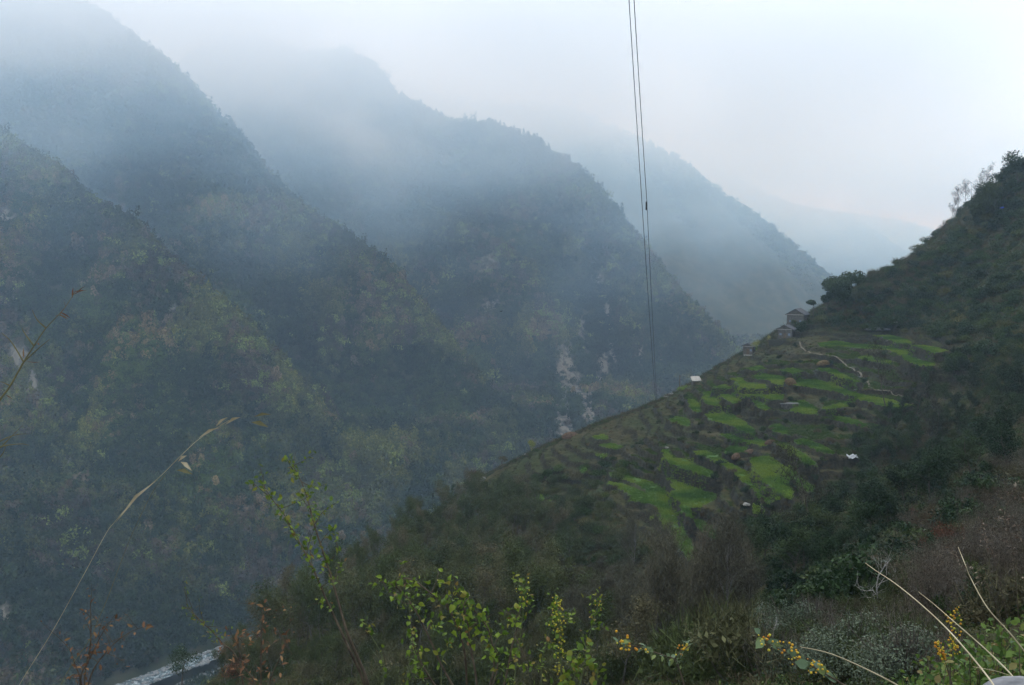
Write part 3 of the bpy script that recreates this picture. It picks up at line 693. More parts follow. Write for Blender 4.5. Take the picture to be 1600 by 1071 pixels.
def skeleton(h, r, nb=7, levels=2, up=.55, length=.45, start=.3, wob=.05, step=6):
    segs, tips = [], []
    def grow(p, d, L, r, lev):
        pts = [np.array(p, float)]; d = d / np.linalg.norm(d)
        for i in range(step):
            d = d + rv(wob * 2) + np.array([0, 0, .05 if lev else .02]); d /= np.linalg.norm(d); pts.append(pts[-1] + d * L / step)
        segs.extend(path_segs(pts, r, r * (.35 if lev == 0 else .25)))
        if lev >= levels:
            tips.extend(pts[2:]); return
        tips.append(pts[-1])
        for k in range(nb if lev == 0 else max(3, nb // 2)):
            t = (start if lev == 0 else .25) + (1 - (start if lev == 0 else .25)) * (k + rng.random()) / (nb if lev == 0 else max(3, nb // 2))
            i = min(int(t * step), step - 1); b = pts[i] + (pts[i + 1] - pts[i]) * (t * step - i)
            a = rng.random() * 6.283; out = np.array([math.cos(a), math.sin(a), 0]) * (1 - up) + d * 0 + np.array([0, 0, up]) + rv(.12)
            grow(b, out, L * length * (1.15 - .6 * t) * rng.uniform(.8, 1.2), r * (.55 - .3 * t), lev + 1)
    grow((0, 0, -.3), np.array([0, 0, 1.]) + rv(.04), h, r, 0)
    return segs, np.array(tips)
def leaves(C, per, spread, size, asp=.55, up=.4, jit=.5):
    n = len(C) * per
    c = np.repeat(C, per, 0) + rng.normal(size=(n, 3)) * spread
    nn = rng.normal(size=(n, 3)) + np.array([0, 0, up * 2]); s = size * rng.uniform(1 - jit, 1 + jit, n)
    return quads_at(c, nn, s, s * asp)
def merge(parts):
    Vs, Fs, o = [], [], 0
    for v, f in parts: Vs.append(v); Fs.append(f + o); o += len(v)
    return np.concatenate(Vs), np.concatenate(Fs)
def slivers(C, per, spread, L, w):
    """fine twigs: very narrow upright quads"""
    n = len(C) * per; c = np.repeat(C, per, 0) + rng.normal(size=(n, 3)) * spread
    d = rng.normal(size=(n, 3)) * .6 + np.array([0, 0, .8]); d /= np.linalg.norm(d, axis=1, keepdims=True); d *= (L * rng.uniform(.5, 1.2, n))[:, None]
    s = np.cross(d, rng.normal(size=(n, 3))); s /= np.linalg.norm(s, axis=1, keepdims=True); s *= w
    v = np.stack([c - s, c + s, c + d + s * .3, c + d - s * .3], 1).reshape(-1, 3)
    return v, np.arange(n * 4).reshape(n, 4)

M_bark = noise_mat('bark', [(.3,(.03,.025,.02)),(.7,(.09,.075,.06))], 8, bump=.4)
M_bark_grey = noise_mat('bark_grey', [(.3,(.05,.046,.04)),(.7,(.13,.12,.105))], 8)
M_twig = random_mat('twig_grey', [(0,(.040,.036,.026)),(.5,(.060,.056,.036)),(1,(.08,.066,.045))], rough=.95)
M_twig_green = random_mat('twig_leaf', [(0,(.022,.030,.010)),(.4,(.035,.044,.014)),(.75,(.052,.052,.022)),(1,(.07,.058,.032))], rough=.9)
M_dark = random_mat('leaf_dark', [(0,(.007,.015,.005)),(.5,(.014,.027,.008)),(.85,(.026,.040,.012)),(1,(.04,.05,.016))], rough=.6, transl=.15)
M_mid = random_mat('leaf_green', [(0,(.015,.030,.007)),(.5,(.028,.048,.010)),(.8,(.048,.06,.015)),(1,(.07,.065,.024))], rough=.75, transl=.2)
M_bright = random_mat('leaf_bright', [(0,(.06,.12,.014)),(1,(.12,.17,.02))], rough=.7, transl=.3)
M_dry = random_mat('leaf_dry', [(0,(.04,.030,.016)),(.5,(.07,.052,.030)),(.8,(.055,.048,.024)),(1,(.11,.085,.05))], rough=.95)
M_rust = random_mat('leaf_rust', [(0,(.05,.022,.012)),(1,(.10,.042,.022))], rough=.95)
M_silver = random_mat('leaf_silver', [(0,(.045,.057,.034)),(1,(.08,.092,.058))], rough=.55, transl=.1)
M_bamboo = random_mat('leaf_bamboo', [(0,(.12,.13,.03)),(1,(.20,.19,.06))], rough=.7, transl=.3)

def make_tree(tag_, h, r, leafmat, barkmat, nb=8, levels=2, up=.5, length=.45, start=.3, lf=None, tw=None, sides=4):
    segs, tips = skeleton(h, r, nb, levels, up, length, start)
    tr = mesh_np(tag_ + '_trunk', *tubes(segs, sides), barkmat)
    parts = []
    if lf: parts.append(leaves(tips, *lf))
    if tw: parts.append(slivers(tips, *tw))
    return tr, mesh_np(tag_ + '_crown', *merge(parts), leafmat)

def plant(name, protos, loc, label, cat, group=None, scale=1.0, rz=None, stem='trunk', crown='crown', zs=1.0):
    """an Empty at the foot with a stem part and a crown part"""
    t = bpy.data.objects.new(name, None); COL.objects.link(t); t.empty_display_size = .2
    t.location = loc; t.rotation_euler = (rng.normal(0, .04), rng.normal(0, .04), rng.random() * 6.283 if rz is None else rz)
    t.scale = (scale, scale, scale * zs)
    t['label'] = label; t['category'] = cat
    if group: t['group'] = group
    a, b = protos
    if a: link(stem, a, t)
    if b: link(crown, b, t)
    return t

P_bare = [make_tree('bare', 7.5, .09, M_twig, M_bark_grey, nb=12, levels=2, up=.62, length=.42, start=.25, tw=(7, .28, .55, .016)) for _ in range(5)]
P_thick = [make_tree('thicket', 7, .09, M_twig_green, M_bark_grey, nb=12, levels=2, up=.6, length=.42, start=.28, lf=(7, .32, .085), tw=(3, .28, .5, .014)) for _ in range(5)]
P_ever = [make_tree('evergreen', 6.5, .13, M_dark, M_bark, nb=10, levels=2, up=.42, length=.5, start=.2, lf=(15, .36, .13)) for _ in range(5)]
def bush_mesh(nm, mat, n, leaf, flat=.75, lobes=7, tw=0):
    """rounded shrub of unit radius standing on z=0"""
    lc = rng.normal(size=(lobes, 3)) * np.array([.45, .45, .22]); lr = rng.uniform(.35, .6, lobes); k = rng.integers(0, lobes, n)
    d = rng.normal(size=(n, 3)); d /= np.linalg.norm(d, axis=1, keepdims=True); C = lc[k] + d * (lr[k] * rng.uniform(.3, 1.1, n) ** .6)[:, None]
    C[:, 2] = np.abs(C[:, 2] * flat + .45)
    s = leaf * rng.uniform(.5, 1.4, n); p = [quads_at(C, d + rng.normal(size=(n, 3)) * .8, s, s * .6)]
    if tw: p.append(slivers(C[:tw], 1, .05, .45, .008))
    return mesh_np(nm, *merge(p), mat)
def stems_mesh(nm, mat, n=14, h=.9, r=.02, spread=.6):
    segs = []
    for _ in range(n):
        a = rng.random() * 6.283; d = np.array([math.cos(a), math.sin(a), 0]) * rng.random() * spread
        p = [np.array([0, 0, -.15]) + d * .1]; 
        for i in range(4): p.append(p[-1] + (d + np.array([0, 0, 1.])) * h / 4 + rv(.03))
        segs += path_segs(p, r, r * .3)
    return mesh_np(nm, *tubes(segs, 3), mat)
def bush_set(nm, mat, k=4, n=900, leaf=.07, **kw): return [(stems_mesh(nm + '_stems', M_bark), bush_mesh(nm + '_foliage', mat, n, leaf, **kw)) for _ in range(k)]
P_bdark, P_bmid, P_bbright, P_bdry = bush_set('dark_bush', M_dark, 4, 1300, .075), bush_set('green_bush', M_mid, 4, 1100, .075, tw=300), bush_set('bright_bush', M_bright, 2, 900, .07), bush_set('dry_bush', M_dry, 4, 700, .06, tw=600)
P_brust = bush_set('rust_bush', M_rust, 2, 700, .06, tw=600)
P_btwig = bush_set('grey_bush', M_twig_green, 4, 800, .055, tw=800)

def in_poly(px, py, pg):
    return poly_sd(np.array([float(px)]), np.array([float(py)]), np.array(pg, float))[0] < 0
def sample_region(pg, n, minpx, tries=12, avoid_fields=True, hi=390):
    pg = np.array(pg, float); out = []; pts = []
    lo, hi_ = pg.min(0), pg.max(0); c = 0
    while len(out) < n and c < n * tries:
        c += 1; q = rng.uniform(lo, hi_)
        if not in_poly(*q, pg): continue
        if pts and np.min(np.hypot(*(np.array(pts) - q).T)) < minpx: continue
        h = hitN(*q, near=False)
        if h is None: continue
        if avoid_fields and field_at(h[:1], h[1:2])[0] >= 0: continue
        pts.append(q); out.append(h)
    return out
def put(h, sink=.15): return (float(h[0]), float(h[1]), float(HN(h[0], h[1])) - sink)

# ---- thickets and bushes of the near hillside
REG = [
 ('bare_tree', 'thin grey green thicket tree', 'tree', 'trees of the thicket left of the terraces',
   [(655,805),(740,775),(850,800),(905,860),(870,950),(900,1010),(760,1030),(520,1020),(380,1040),(450,960),(560,895)], 240, 9, P_thick, (.75, 1.25)),
 ('bare_tree', 'thin grey green riverside tree', 'tree', 'trees hiding the right end of the river',
   [(345,1015),(420,985),(440,1060),(345,1075)], 16, 11, P_thick, (.45, .7)),
 ('dark_bush', 'dark bush of the upper skyline', 'bush', 'dark bushes along the upper skyline',
   [(1330,468),(1400,425),(1480,378),(1560,308),(1600,280),(1600,300),(1550,345),(1480,400),(1400,445),(1340,480)], 44, 8, P_bdark + P_bmid + P_btwig, (1.8, 3.6)),
 ('bare_tree', 'low grey green slope tree', 'tree', 'low trees of the slope above the bottom edge',
   [(350,1020),(480,985),(700,1000),(900,1000),(980,1071),(350,1071)], 60, 15, P_thick, (.4, .7)),
 ('grey_bush', 'grey green undergrowth bush', 'bush', 'bushes of the slope above the bottom edge',
   [(350,1030),(480,1010),(900,1010),(980,1080),(350,1080)], 70, 11, P_btwig, (1.2, 2.2)),
 ('bare_tree', 'leafless brown tree', 'tree', 'leafless trees in the hollow at the foot of the terraces',
   [(880,930),(990,920),(1090,965),(1180,950),(1180,1010),(1080,1050),(900,1050)], 44, 14, P_bare, (.45, .8)),
 ('evergreen_tree', 'dark evergreen tree', 'tree', 'dark evergreen trees in the gully right of the terraces',
   [(1140,880),(1270,820),(1320,760),(1335,720),(1380,650),(1480,590),(1600,560),(1600,740),(1480,770),(1410,840),(1330,900),(1200,910)], 120, 14, P_ever, (.45, .85)),
 ('dark_bush', 'dark green slope bush', 'bush', 'dark bushes on the upper right slope',
   [(1290,510),(1350,455),(1450,405),(1540,325),(1600,275),(1600,560),(1490,580),(1480,530)], 150, 11, P_bdark, (1.6, 3.6)),
 ('green_bush', 'mid green slope bush', 'bush', 'mid green bushes on the upper right slope',
   [(1260,505),(1350,452),(1450,403),(1540,325),(1600,275),(1600,560),(1490,580),(1480,530)], 110, 10, P_bmid, (1.2, 3.0)),
 ('dry_bush', 'straw brown slope bush', 'bush', 'straw brown bushes on the upper right slope',
   [(1310,460),(1350,446),(1450,397),(1500,360),(1520,400),(1440,450),(1400,500),(1290,510)], 75, 7, P_bdry, (1.0, 2.2)),
 ('grey_bush', 'grey green scrubby bush', 'bush', 'grey green bushes on the left spur',
   [(750,765),(880,735),(950,770),(960,820),(1030,880),(1000,900),(900,880),(830,830),(760,800)], 70, 10, P_btwig, (1.2, 2.8)),
 ('green_bush', 'mid green spur bush', 'bush', 'mid green bushes on the left spur',
   [(800,760),(880,735),(960,700),(990,720),(950,770),(960,820),(1000,880),(900,880),(830,830)], 36, 12, P_bmid, (1.0, 2.4)),
 ('dark_bush', 'low dark bank bush', 'bush', 'small dark bushes on the terrace banks',
   [(1080,610),(1240,530),(1400,530),(1470,580),(1400,660),(1300,740),(1180,830),(1100,850),(950,760),(980,690)], 90, 11, P_bdark, (.5, 1.3)),
 ('dry_bush', 'low brown bank bush', 'bush', 'small brown bushes on the terrace banks',
   [(900,690),(1080,610),(1240,530),(1400,530),(1400,660),(1300,740),(1180,830),(1100,850),(950,760)], 90, 9, P_bdry, (.4, 1.0)),
 ('grey_bush', 'grey twiggy bush', 'bush', 'grey twiggy bushes in the bottom hollow',
   [(560,1000),(900,960),(1180,960),(1200,1071),(560,1071)], 80, 16, P_btwig, (1.3, 2.6)),
 ('dark_bush', 'black green gully bush', 'bush', 'black green bushes at lower right',
   [(1180,900),(1330,880),(1420,830),(1480,780),(1560,740),(1600,760),(1480,860),(1400,930),(1330,960),(1200,960)], 60, 14, P_bdark, (1.0, 2.2)),
]
def spot_label(label, h, s, s0, s1):
    """size word and nearest landmark, so that neighbours can be told apart"""
    k = (s - s0) / (s1 - s0); size = 'small' if k < .33 else 'middling' if k < .67 else 'large'
    a, b = proj(np.array(h)); best = min(LANDMARKS, key=lambda q: math.hypot(a - q[0], (b - q[1]) * 1.3))
    return f'{size} {label} {best[2]}'
LANDMARKS = [(430,960,'above the river'),(540,930,'behind the tall forked shoot'),(660,880,'behind the broad leaved shrub'),(710,800,'below the lollipop shaped tree'),(790,760,'under the ridge scrub'),(800,900,'behind the flowering sprays'),(850,830,'beside the lime bushes'),
    (900,960,'in the hollow'),(1000,920,'below the lowest plots'),(1080,980,'above the berried fork'),(1180,930,'below the dark clump'),(1230,850,'right of the pale flat boulder'),(1300,780,'below the white sheet'),(1340,720,'beside the white sheet'),(1400,650,'by the slender tree'),
    (1450,700,'in mid gully'),(1540,720,'above the dry shrubs'),(1550,630,'on the right edge'),(1500,570,'by the far right plot'),(1580,500,'high on the right edge'),(1580,380,'below the top right tree'),(1520,430,'below the lacy trees'),(1470,500,'above the far right plot'),
    (1430,440,'on the upper skyline'),(1380,490,'above the brush heap'),(1340,480,'beside the round tree'),(1290,520,'beside the footpath start'),(1330,570,'beside the footpath'),(1240,560,'below the houses'),(1180,590,'near the long level strip'),(1120,630,'near the squarish plot'),
    (1240,650,'near the stone platform'),(1150,690,'near the orange bank'),(1250,740,'beside the wide pale plot'),(1060,680,'below the ridge boulders'),(960,690,'on the left spur'),(900,770,'on the scrubby slope'),(1020,770,'near the broad lower plot'),(1150,790,'near the pale boulder'),(1400,860,'by the rust shrubs'),(1560,800,'at the picture edge'),(1300,930,'by the silver bushes'),(700,1040,'at the bottom edge')]
for name, label, cat, grp, pg, n, mp, protos, (s0, s1) in REG:
    for h in sample_region(pg, n, mp):
        s = rng.uniform(s0, s1); lab_ = spot_label(label, h, s, s0, s1)
        tree = name.endswith('tree')
        plant(name, protos[rng.integers(len(protos))], put(h, .1 * s), lab_, cat, grp, s, stem='trunk' if tree else 'stem', crown='crown' if tree else 'foliage')

# ---- undergrowth: masses of low clumps
def clump(nm, mat, n, leaf, h=1.0): 
    C = rng.normal(size=(n, 3)) * np.array([.42, .42, .25]); C[:, 2] = np.abs(C[:, 2]) * h
    s = leaf * rng.uniform(.5, 1.5, n); return mesh_np(nm, *quads_at(C, rng.normal(size=(n, 3)) + [0, 0, .5], s, s * .5), mat)
def tuft(nm, mat, n, h, w, lean=.35):
    b = rng.normal(size=(n, 3)) * .16; b[:, 2] = -.03
    d = rng.normal(size=(n, 3)) * lean; d[:, 2] = 1; d *= (h * rng.uniform(.6, 1.1, n))[:, None]
    s = np.cross(d, rng.normal(size=(n, 3))); s /= np.linalg.norm(s, axis=1, keepdims=True); s *= w
    v = np.stack([b - s, b + s, b + d * .6 + s * .8, b + d + [0, 0, -.05]], 1).reshape(-1, 3)
    return mesh_np(nm, v, np.arange(n * 4).reshape(n, 4), mat)
UG = proto_collection('undergrowth', [clump('ug', M_mid, 90, .10), clump('ug', M_dark, 90, .10), clump('ug', M_dry, 70, .09), clump('ug', M_twig_green, 80, .08), clump('ug', M_twig_green, 80, .08), tuft('ug', M_dry, 40, .9, .018, .5)])
M_bank = random_mat('bank_brush', [(0,(.009,.011,.005)),(.4,(.018,.016,.008)),(.75,(.030,.023,.013)),(1,(.065,.047,.027))], rough=.95)
BANK = proto_collection('bank_scrub', [clump('bk', M_bank, 60, .09, .8), clump('bk', M_bank, 60, .09, .8), clump('bk', M_bank, 60, .09, .8), clump('bk', M_twig_green, 60, .08), clump('bk', M_mid, 60, .08), tuft('bk', M_bank, 40, .8, .02, .6), clump('bk', M_dark, 60, .09)])
def wedge(n, r0, r1, a0=-36, a1=37, p=.5):
    a = np.radians(rng.uniform(a0, a1, n)); r = (r0 ** (2 * p) + (r1 ** (2 * p) - r0 ** (2 * p)) * rng.random(n)) ** (1 / (2 * p)) if p != 0 else r0 * (r1 / r0) ** rng.random(n)
    x, y = r * np.sin(a), r * np.cos(a); k = (x > GX0 + 2) & (x < GX1 - 2) & (y > GY0) & (y < GY1 - 2); return x[k], y[k], r[k]
def visible(x, y, z, hmarg=1.5):
    P_ = np.stack([x, y, z], -1); a, b = proj(P_); return (a > -80) & (a < 1680) & (b > 150) & (b < 1200)
x, y, r = wedge(150000, 14, 395, p=.75)
f = field_at(x, y); zs_ = bil(x, y, zone_attr, GX0, GS, GY0, GS); k = (f < 0) & (zs_ < .5); x, y, r = x[k], y[k], r[k]; z = HN(x, y); k = visible(x, y, z); x, y, z, r = x[k], y[k], z[k], r[k]
print('undergrowth', len(x))
scatter('undergrowth', np.stack([x, y, z - .05], -1), rng.uniform(.35, 1.0, len(x)) * (.55 + r / 300), UG, kind='stuff', label='low mixed undergrowth covering the slopes around the terraces', category='undergrowth')
x = rng.uniform(zone[:, 0].min() - 8, zone[:, 0].max() + 8, 120000); y = rng.uniform(zone[:, 1].min() - 8, zone[:, 1].max() + 8, 120000)
f = field_at(x, y); zs_ = bil(x, y, zone_attr, GX0, GS, GY0, GS); sl_ = slope_at(x, y); k = (f < 0) & (zs_ > .3) & ((sl_ > .5) | (rng.random(len(x)) < np.where(poly_sd(x, y, np.array([hitN(*q)[:2] for q in ((1075,612),(1165,575),(1240,552),(1400,530),(1470,560),(1400,650),(1225,800),(1110,860),(940,760),(1040,690))])) < 0, .12, .38))); x, y = x[k], y[k]; z = HN(x, y)
print('bank', len(x))
scatter('bank_scrub', np.stack([x, y, z - .05], -1), rng.uniform(.2, .8, len(x)) ** 1.2, BANK, kind='stuff', label='brown grass and scrub growing over the terrace banks', category='scrub')

# ---- grass growing on the ledges between the plots
ledge_px = [(1075,612),(1165,575),(1240,552),(1300,536),(1400,530),(1470,560),(1460,590),(1400,650),(1310,735),(1225,800),(1110,860),(1010,800),(940,760),(960,725),(1040,690)]
ledge = np.array([hitN(*q)[:2] for q in ledge_px])
# ---- crops on the level plots
def crop_mat():
    m, t, b = new_mat('young_crop'); L = t.links.new
    g = N(t, 'ShaderNodeNewGeometry'); n = N(t, 'ShaderNodeTexNoise'); n.inputs['Scale'].default_value = .10; n.inputs['Detail'].default_value = 4; L(g.outputs['Position'], n.inputs['Vector'])
    r = N(t, 'ShaderNodeValToRGB'); set_ramp(r, [(.34,(.034,.072,.014)),(.48,(.068,.118,.019)),(.60,(.12,.16,.024))]); L(n.outputs['Fac'], r.inputs[0])
    mp = N(t, 'ShaderNodeMapRange'); mp.inputs['To Min'].default_value = .6; mp.inputs['To Max'].default_value = 1.4; L(g.outputs['Random Per Island'], mp.inputs['Value'])
    sc = N(t, 'ShaderNodeVectorMath', operation='SCALE'); L(r.outputs[0], sc.inputs[0]); L(mp.outputs[0], sc.inputs['Scale']); L(sc.outputs[0], b.inputs['Base Color'])
    tr = N(t, 'ShaderNodeBsdfTranslucent'); L(sc.outputs[0], tr.inputs['Color']); ms = N(t, 'ShaderNodeMixShader'); ms.inputs[0].default_value = .35
    o = [q for q in t.nodes if q.type == 'OUTPUT_MATERIAL'][0]; L(b.outputs[0], ms.inputs[1]); L(tr.outputs[0], ms.inputs[2]); L(ms.outputs[0], o.inputs['Surface'])
    return m
M_crop = crop_mat()
M_ledge = random_mat('ledge_grass_blade', [(0,(.022,.042,.010)),(.5,(.036,.064,.013)),(1,(.06,.075,.02))], rough=.8, transl=.25)
LED = proto_collection('ledge_grass', [tuft('lg', M_ledge, 26, .30, .022, .4) for _ in range(3)])
x = rng.uniform(ledge[:, 0].min(), ledge[:, 0].max(), 150000); y = rng.uniform(ledge[:, 1].min(), ledge[:, 1].max(), 150000)
k = (poly_sd(x, y, ledge) < 0) & (field_at(x, y) < 0) & (slope_at(x, y) < .42) & (fbm(x / 11, y / 11, 2, 140) > -.12); x, y = x[k], y[k]; print('ledge', len(x))
scatter('ledge_grass', np.stack([x, y, HN(x, y)], -1), rng.uniform(.5, 1.2, len(x)), LED, kind='stuff', label='green grass on the narrow ledges between the terrace plots', category='grass')
CROP = proto_collection('crop', [tuft('crop', M_crop, 26, .34, .02, .3) for _ in range(4)])
for k_, ((lab, pg), (z_f, w)) in enumerate(zip(FIELDS, flats)):
    lo, hi = w.min(0), w.max(0); area = (hi[0] - lo[0]) * (hi[1] - lo[1]); n = int(min(area * 11, 45000))
    x = rng.uniform(lo[0], hi[0], n); y = rng.uniform(lo[1], hi[1], n)
    k = (field_at(x, y) == k_) & (vnoise(x / 2.5, y / 2.5, 90) > -.75); x, y = x[k], y[k]
    if len(x) == 0: continue
    scatter('crop_plot', np.stack([x, y, HN(x, y)], -1), rng.uniform(.6, 1.25, len(x)), CROP, kind='stuff', label=lab, category='crop plot')
# ================================================================= SMALL BUILDINGS AND THINGS ON THE HILLSIDE
def mesh_py(name, V, Fc, mat):
    me = bpy.data.meshes.new(name); me.from_pydata([tuple(map(float, v)) for v in V], [], Fc); me.materials.append(mat); me.update(); return me
def boxes(name, bl, mat):
    V, Fc = [], []
    for (x0, x1, y0, y1, z0, z1) in bl:
        o = len(V); V += [(x, y, z) for z in (z0, z1) for y in (y0, y1) for x in (x0, x1)]
        Fc += [tuple(o + i for i in f) for f in ((0,2,3,1),(4,5,7,6),(0,1,5,4),(2,6,7,3),(0,4,6,2),(1,3,7,5))]
    return mesh_py(name, V, Fc, mat)
def empty(name, loc, rz, label, cat, group=None, scale=1):
    t = bpy.data.objects.new(name, None); COL.objects.link(t); t.location = loc; t.rotation_euler = (0, 0, rz); t.scale = (scale,) * 3
    t['label'] = label; t['category'] = cat
    if group: t['group'] = group
    return t
M_stone = noise_mat('house_stone', [(.3,(.035,.032,.028)),(.55,(.075,.068,.057)),(.7,(.12,.108,.09))], 3.5, bump=.6)
M_slate = noise_mat('slate_roof', [(.3,(.03,.03,.032)),(.7,(.075,.075,.08))], 2.5, bump=.5)
M_wood = noise_mat('old_wood', [(.3,(.05,.035,.022)),(.7,(.12,.085,.055))], 6)
M_pale = noise_mat('pale_wood', [(.3,(.15,.135,.115)),(.7,(.27,.25,.215))], 5)
M_white = noise_mat('white_sheet', [(.3,(.20,.20,.20)),(.7,(.34,.33,.32))], 1.5)
M_tin = noise_mat('pale_tin_roof', [(.3,(.15,.135,.11)),(.7,(.23,.205,.17))], 1.0, rough=.5)
M_glass, _t, _b = new_mat('window_glass'); _b.inputs['Base Color'].default_value = (.10, .13, .17, 1); _b.inputs['Roughness'].default_value = .15; _b.inputs['Specular IOR Level'].default_value = .6
M_pstone = noise_mat('pale_stone', [(.3,(.09,.085,.07)),(.7,(.21,.195,.17))], 3, bump=.5)
M_dkstone = noise_mat('mossy_stone', [(.3,(.02,.021,.015)),(.7,(.055,.052,.04))], 4, bump=.5)
M_gstone = noise_mat('grey_stone', [(.3,(.045,.043,.040)),(.7,(.11,.105,.10))], 4, bump=.5)
def slab(p0, p1, p2, p3, th=.14):
    p = [np.array(q, float) for q in (p0, p1, p2, p3)]; n = np.cross(p[1] - p[0], p[3] - p[0]); n = n / np.linalg.norm(n) * th
    V = p + [q + n for q in p]; return V, [(3,2,1,0),(4,5,6,7),(0,1,5,4),(1,2,6,5),(2,3,7,6),(3,0,4,7)]
def house(name, px, py, rz, w, d, h, rh, label, cat='house', ov=.55, D=None):
    b = hitN(px, py) if D is None else at(px, py, D)
    t = empty(name, (b[0], b[1], HN(b[0], b[1]) - .5), rz, label, cat)
    hw, hd = w / 2, d / 2; H_ = h + .5
    V = [(-hw,-hd,-1.5),(hw,-hd,-1.5),(hw,hd,-1.5),(-hw,hd,-1.5),(-hw,-hd,H_),(hw,-hd,H_),(hw,hd,H_),(-hw,hd,H_),(0,-hd,H_+rh),(0,hd,H_+rh)]
    link('wall', mesh_py('wall', V, [(0,1,5,8,4),(2,3,7,9,6),(1,2,6,5),(3,0,4,7)], M_stone), t)
    k = rh / hw; e = .06
    for sg in (-1, 1):
        a = (sg*(hw+ov), -hd-ov, H_-k*ov+e); b_ = (sg*(hw+ov), hd+ov, H_-k*ov+e); c = (0, hd+ov, H_+rh+e); d_ = (0, -hd-ov, H_+rh+e)
        V, Fc = slab(*((a, b_, c, d_) if sg > 0 else (b_, a, d_, c))); link('roof', mesh_py('roof', V, Fc, M_slate), t)
    link('beam', boxes('beam', [(-hw-ov*.8, hw+ov*.8, -hd-.22, -hd-.02, H_-.22, H_-.02)], M_pale), t)
    link('door', boxes('door', [(-.45,.45,-hd-.06,-hd+.02,.35,2.2)], M_wood), t)
    for cx_ in ((-hw*.6, hw*.6) if w > 4 else (hw*.6,)):
        z0 = min(H_ - 1.3, 3.0) if h > 4 else 1.3
        f = link('window', boxes('window', [(cx_-.45,cx_+.45,-hd-.05,-hd+.01,z0,z0+.08),(cx_-.45,cx_+.45,-hd-.05,-hd+.01,z0+.82,z0+.9),(cx_-.45,cx_-.37,-hd-.05,-hd+.01,z0+.08,z0+.82),(cx_+.37,cx_+.45,-hd-.05,-hd+.01,z0+.08,z0+.82)], M_wood), t)
        link('pane', boxes('pane', [(cx_-.36,cx_+.36,-hd-.03,-hd+.01,z0+.09,z0+.81)], M_glass), f)
    for yy_ in (-hd*.4, hd*.5):
        f = link('window', boxes('window', [(hw-.01,hw+.05,yy_-.4,yy_+.4,1.9,1.98),(hw-.01,hw+.05,yy_-.4,yy_+.4,2.62,2.7),(hw-.01,hw+.05,yy_-.4,yy_-.33,1.98,2.62),(hw-.01,hw+.05,yy_+.33,yy_+.4,1.98,2.62)], M_wood), t)
        link('pane', boxes('pane', [(hw-.01,hw+.03,yy_-.32,yy_+.32,1.99,2.61)], M_glass), f)
    return t
house('stone_house', 1246, 508, math.radians(-32), 5.6, 6.2, 3.6, 1.7, 'upper stone house with slate gable roof on the ridge beside the bent tree', D=301)
house('stone_house', 1229, 515, math.radians(-30), 4.6, 4.4, 3.0, 1.1, 'lower stone house with dark gable roof on a dark retaining wall', D=294)
house('stone_hut', 1172, 546, math.radians(-38), 3.4, 3.4, 2.6, .8, 'small dark stone hut at the ridge edge half hidden by a yellow green bush', 'hut', D=292)
def stone_wall(px, py, D, rz, L, hh, label):
    b = at(px, py, D); t = empty('retaining_wall', (b[0], b[1], HN(b[0], b[1]) - .4), rz, label, 'wall')
    z = 0; vs = []
    blk = [boxes('stone', [(-.22+rng.random()*.03, .22, -.2, .25+rng.random()*.06, 0, .24)], M_dkstone) for _ in range(3)]
    while z < hh:
        x = -L / 2 + rng.random() * .3
        while x < L / 2:
            o = link('stone', blk[rng.integers(3)], t, (x, rng.normal(0, .03), z)); o.rotation_euler = (0, 0, rng.normal(0, .06)); sx = rng.uniform(.9, 1.5); o.scale = (sx, 1, 1); x += .46 * sx
        z += .26
    link('fill', boxes('fill', [(-L/2, L/2, 0, .8, -.5, hh-.1)], M_dkstone), t)
stone_wall(1221, 521, 288, math.radians(-18), 7.5, 1.9, 'dark dry stone retaining wall below the lower stone house')
def shed(px, py, D, rz, w, d, h, roofmat, label):
    b = at(px, py, D); t = empty('shed', (b[0], b[1], HN(b[0], b[1]) - .3), rz, label, 'shed')
    link('wall', boxes('wall', [(-w/2,w/2,-d/2,d/2,-.5,h)], M_stone), t)
    V, Fc = slab((-w/2-.4,-d/2-.5,h+.05),(w/2+.4,-d/2-.5,h+.05),(w/2+.4,d/2+.3,h+1.3),(-w/2-.4,d/2+.3,h+1.3), .08)
    link('roof', mesh_py('roof', V, Fc, roofmat), t)
    link('door', boxes('door', [(-.4,.4,-d/2-.05,-d/2+.01,.2,h-.2)], M_wood), t)
shed(1087, 598, 284, math.radians(8), 2.3, 1.5, 1.0, M_tin, 'small shed with a pale sloping roof on the ridge right of the pole')
# pale slab below the hut
def stone(name, px, py, s, mat, label, cat='stone', D=None, seed=0, sub=3, dz=0.0):
    b = hitN(px, py) if D is None else at(px, py, D)
    import bmesh
    bm = bmesh.new(); bmesh.ops.create_icosphere(bm, subdivisions=sub, radius=1)
    for v in bm.verts:
        k = 1 + .35 * mnoise.noise(v.co * 1.1 + Vector((seed * 3.1, 0, 0))) + .12 * mnoise.noise(v.co * 3 + Vector((seed, 5, 0)))
        v.co = Vector((v.co.x * s[0] * k, v.co.y * s[1] * k, v.co.z * s[2] * k))
    me = bpy.data.meshes.new(name); bm.to_mesh(me); bm.free(); me.materials.append(mat)
    o = link(name, me, loc=(b[0], b[1], float(HN(b[0], b[1])) + s[2] * .35 + dz)); o['label'] = label; o['category'] = cat
    return o
def flat_slab(name, px, py, w, d, th, rz, mat, label, cat, D=None, up=.35, tilt=0.0):
    b = hitN(px, py) if D is None else at(px, py, D)
    o = link(name, boxes(name, [(-w/2,w/2,-d/2,d/2,0,th)], mat), loc=(b[0], b[1], float(HN(b[0], b[1])) + up)); o.rotation_euler = (tilt, 0, rz); o['label'] = label; o['category'] = cat
    return o
flat_slab('stone_slab', 1170, 541, 3.0, 1.2, .3, -.2, M_pstone, 'pale stone slab lying at the foot of the dark hut', 'stone', D=286)
